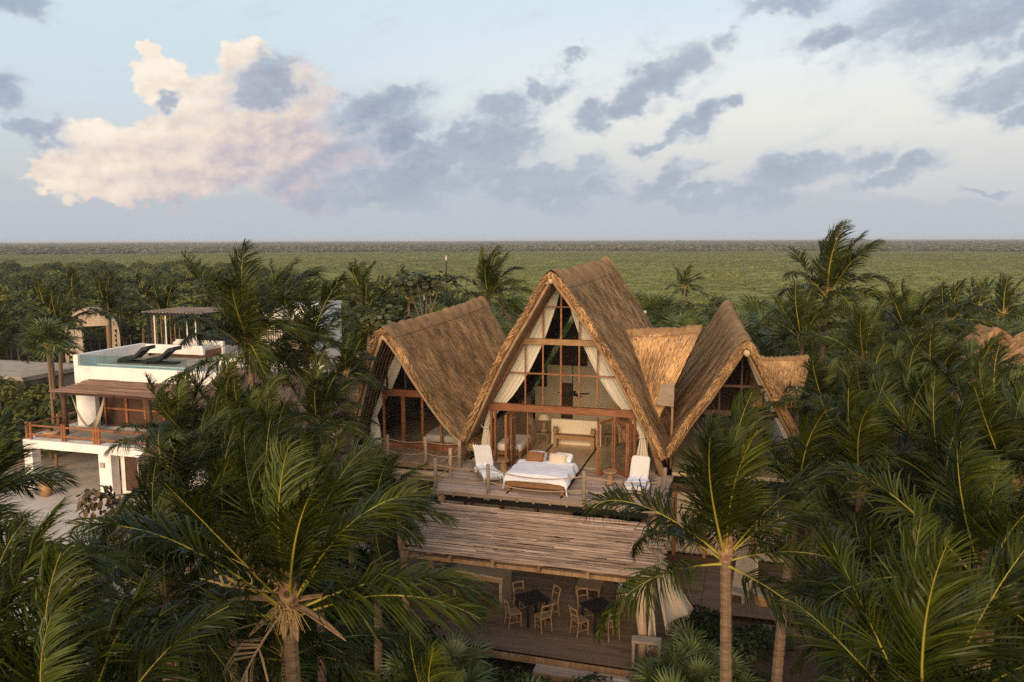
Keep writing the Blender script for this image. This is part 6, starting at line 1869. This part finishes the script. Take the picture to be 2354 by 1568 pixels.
for i, (x, y) in enumerate(spots[:110]):
    plant('undergrowth_bush', 'dark green undergrowth bush in the shade of the coconut palms', 'bush', BUSH, x, y, GZ, r.uniform(0.9, 1.5), r.uniform(0.9, 1.9), 100 + i, gb, 0.15)

# broadleaf trees that can be told apart
plant('sea_grape_tree', 'open-branched sea grape tree with round yellowish leaves behind the left roof', 'tree', GRAPE, -11.6, 13.0, GZ, 2.1, 1.5, 21, None, 9.7, 'crown')
plant('sea_grape_tree', 'lower sea grape tree with yellowish leaves left of the open-branched one', 'tree', GRAPE, -12.4, 9.6, GZ, 2.1, 1.5, 22, None, 7.6, 'crown')
plant('sea_grape_tree', 'flat yellow-topped sea grape tree far beyond the villa pergola', 'tree', GRAPE, -39.5, 33.0, GZ, 2.6, 1.0, 23, None, 8.2, 'crown')
r = random.Random(3)
jt = 'trees of the jungle belt behind the houses'
spots = []
def ok(x, y, d2):
    aa_ = math.degrees(math.atan2(x - 6.4, y + 29.9)) + 16.4; dd_ = math.hypot(x - 6.4, y + 29.9)
    if aa_ < -14 and dd_ < 56: return False
    if aa_ < -24 and dd_ < 69: return False
    if -32 < x < -13 and 0 < y < 22: return False
    if -11 < x < 9 and y < 12.8: return False
    if -52 < x < -40 and 8 < y < 28: return False
    if (x + 45.8) ** 2 + (y - 20) ** 2 < 60: return False
    return all((x - a) ** 2 + (y - b) ** 2 > d2 for a, b in spots)
for k in range(5000):
    if len(spots) >= 285: break
    dd = 38 + 62 * r.random() ** 0.8; a = R(r.uniform(-44, 36))
    ux, uy = 6.4 + dd * math.sin(a - R(16.4)), -29.9 + dd * math.cos(a - R(16.4))
    if ok(ux, uy, 7.5): spots.append((ux, uy))
for (x, y) in ((-33.5, 7.5), (-36.5, 8.0), (-39.0, 9.0), (-34.5, 4.5), (-31.8, 5.6), (-37.5, 5.0), (-41.5, 8.5), (-33.0, 11.5), (-36.5, 12.0), (-31.5, 9.4), (-40.6, 12.3), (-43.2, 17.6), (-46.0, 18.4), (-40.5, 19.5)):
    spots.append((x, y))
for i, (x, y) in enumerate(spots):
    left = x < -14 - 0.3 * (y - 10)
    h = r.uniform(2.2, 4.2) if not left else r.uniform(4.2, 6.2)
    if -9 < x - 0.0 * y < 10: h = r.uniform(1.6, 3.4)
    if x > 9 and y < 12: h = r.uniform(1.2, 2.6)
    if x < -30 and y < 20 and i >= len(spots) - 14: h = r.uniform(0.6, 1.4)
    plant('jungle_tree', 'leafy green tree in the jungle belt behind the houses', 'tree', TREE, x, y, GZ, r.uniform(1.6, 2.9), r.uniform(1.5, 2.6), 500 + i, jt, h, 'crown')


# ---------- the farther canopy and the marsh scrub: uncountable, instanced from single leafy clumps
def scatter(name, pts, rots, scl, src_objs, kind='stuff'):
    """points carrying rot/scale/pick attributes, turned into clumps by geometry nodes"""
    me = bpy.data.meshes.new(name)
    me.vertices.add(len(pts)); me.vertices.foreach_set('co', np.asarray(pts, np.float32).ravel())
    a = me.attributes.new('rot', 'FLOAT', 'POINT'); a.data.foreach_set('value', np.asarray(rots, np.float32))
    a = me.attributes.new('scl', 'FLOAT_VECTOR', 'POINT'); a.data.foreach_set('vector', np.asarray(scl, np.float32).ravel())
    a = me.attributes.new('pick', 'INT', 'POINT'); a.data.foreach_set('value', np.random.default_rng(1).integers(0, len(src_objs), len(pts)).astype(np.int32))
    o = link(name, me)
    ng = bpy.data.node_groups.new(name, 'GeometryNodeTree')
    ng.interface.new_socket('Geometry', in_out='INPUT', socket_type='NodeSocketGeometry')
    ng.interface.new_socket('Geometry', in_out='OUTPUT', socket_type='NodeSocketGeometry')
    N = ng.nodes; Lk = ng.links
    gi = N.new('NodeGroupInput'); go = N.new('NodeGroupOutput')
    g2i = N.new('GeometryNodeGeometryToInstance')
    for s in src_objs:
        oi = N.new('GeometryNodeObjectInfo'); oi.inputs['Object'].default_value = s; oi.transform_space = 'ORIGINAL'
        Lk.new(oi.outputs['Geometry'], g2i.inputs[0])
    iop = N.new('GeometryNodeInstanceOnPoints')
    iop.inputs['Pick Instance'].default_value = True
    def attr(nm, dt):
        n = N.new('GeometryNodeInputNamedAttribute'); n.data_type = dt; n.inputs['Name'].default_value = nm
        return n.outputs['Attribute']
    cx = N.new('ShaderNodeCombineXYZ'); Lk.new(attr('rot', 'FLOAT'), cx.inputs[2])
    Lk.new(gi.outputs[0], iop.inputs['Points']); Lk.new(g2i.outputs[0], iop.inputs['Instance'])
    Lk.new(attr('pick', 'INT'), iop.inputs['Instance Index'])
    try:
        er = N.new('FunctionNodeEulerToRotation'); Lk.new(cx.outputs[0], er.inputs[0]); Lk.new(er.outputs[0], iop.inputs['Rotation'])
    except Exception:
        Lk.new(cx.outputs[0], iop.inputs['Rotation'])
    Lk.new(attr('scl', 'FLOAT_VECTOR'), iop.inputs['Scale'])
    Lk.new(iop.outputs[0], go.inputs[0])
    md = o.modifiers.new('scatter', 'NODES'); md.node_group = ng
    return tag(o, kind=kind)


crowns = [o for o in sc.objects if o.name.split('.')[0] == 'crown' and o.data in TREE][:4]
q = np.random.default_rng(21)
def fan_pts(n, d0, d1, a0, a1, power=1.0):
    d = d0 + (d1 - d0) * q.uniform(0, 1, n) ** power
    a = np.radians(q.uniform(a0, a1, n) - 16.4)
    return 6.4 + d * np.sin(a), -29.9 + d * np.cos(a), d
# canopy behind the individual trees; it reaches farther on the left
x, y, d = fan_pts(2600, 85, 330, -52, 46, 0.9)
ang = np.degrees(np.arctan2(x - 6.4, y + 29.9)) + 16.4
lim = np.interp(ang, [-52, -33, -20, -12, -4, 8, 20, 46], [330, 310, 260, 150, 118, 112, 118, 135]) * (1 + 0.10 * fnoise(ang * 0.2, ang * 0.07))
keep = d < lim
x, y, d, ang = x[keep], y[keep], d[keep], ang[keep]
hh = np.where(ang < -14, q.uniform(3.0, 4.8, len(x)), q.uniform(0.4, 1.8, len(x)))
rr = q.uniform(1.8, 3.2, len(x))
scatter('jungle_canopy', np.stack([x, y, GZ + hh], 1), q.uniform(0, 6.28, len(x)), np.stack([rr, rr, q.uniform(1.6, 2.6, len(x))], 1), crowns)
# marsh scrub
V, F, T = leaf_cloud(300, 1, 1, 0.75, 0.24, 5, lobes=9)
scrub_me = np_mesh('scrub_clump', V, F, M['mangrove'], T)
src = thing('marsh_bush', 'first low mangrove bush on the marsh edge right of the middle house', 'bush', (9.5, 92.0, GZ))
cl = [link('foliage', scrub_me, src)]; cl[0].scale = (1.5, 1.5, 0.9)
x, y, d = fan_pts(48000, 112, 900, -50, 46, 0.75)
hh = q.uniform(0.2, 0.45, len(x)); big = q.uniform(0, 1, len(x)) < 0.012
rr = q.uniform(0.7, 1.5, len(x)) * (1 + d / 700) * np.where(big, 1.6, 1)
scatter('marsh_scrub', np.stack([x, y, np.full(len(x), GZ - 0.1)], 1), q.uniform(0, 6.28, len(x)), np.stack([rr, rr, hh * np.where(big, 3.0, 1)], 1), cl)
V, F, T = leaf_cloud(420, 1, 1, 0.8, 0.26, 9, lobes=8)
ft = thing('marsh_tree', 'first low tree of the distant forest edge across the marsh', 'tree', (-60.0, 800.0, GZ))
fo = link('crown', np_mesh('far_crown', V, F, M['farleaf'], T), ft); fo.scale = (6, 6, 3)
x, y, d = fan_pts(16000, 850, 3200, -48, 44, 1.3)
nz = fnoise(x * 0.004, y * 0.004)
rr = q.uniform(4, 11, len(x)); hh = q.uniform(2.2, 4.2, len(x)) * (1 + 0.35 * nz)
scatter('far_forest', np.stack([x, y, np.full(len(x), GZ - 0.3)], 1), q.uniform(0, 6.28, len(x)), np.stack([rr, rr, hh], 1), [fo])
tag(MB().lathe((0, 0, 0), [(60, 0), (45, 6), (24, 10), (4, 12)], 30).build('wooded_hill', M['jungle'], None, (311, 2552, GZ), smooth=True), kind='structure')
# slim light masts and a white box out on the marsh edge
for i, (x, y, h) in enumerate(((-12.5, 19.0, 11.2), (-12.0, 14.0, 9.0), (5.5, 36, 6.6))):
    mm = thing('light_mast', ('taller slim black mast with a white tip above the sea grape tree', 'shorter slim black mast with a white tip by the sea grape tree', 'thin mast in the thicket right of the middle roof')[i], 'mast', (x, y, GZ))
    MB().tube([(0, 0, 0), (0, 0, h)], 0.035, 6).build('pole', M['black'], mm); MB().lathe((0, 0, h), [(0.04, 0), (0.05, 0.15), (0.03, 0.3)], 8).build('tip', M['white'], mm)
for i, (x, y, z) in enumerate(((1.4, 9.2, 8.15), (1.2, 12.9, 8.2), (-4.6, 10.3, 6.6))):
    sp = thing('spot_lamp', ('small white spot lamp at the rear eave of the middle roof', 'small white lamp on a pole in the thicket behind the middle roof', 'small white spot lamp low on the rear of the left roof')[i], 'lamp', (x, y, z))
    MB().box((0, 0, 0), (0.14, 0.14, 0.14)).build('housing', M['white'], sp); MB().tube([(0, 0, 0), (-0.1, 0.1, -0.5)], 0.02, 5).build('arm', M['black'], sp)

# ================================================================== sea air
hm_ = bpy.data.materials.new('air'); hm_.use_nodes = True
t = NT(hm_.node_tree); hm_.node_tree.nodes.clear()
pv_ = t.n('ShaderNodeVolumePrincipled', {'Color': (0.86, 0.88, 0.92, 1), 'Density': HAZE, 'Anisotropy': 0.1})
t.n('ShaderNodeOutputMaterial', {'Volume': pv_.outputs[0]})
tag(MB().box((0, 2000, 6.5), (24000, 18000, 16.5)).build('haze', hm_), kind='stuff')
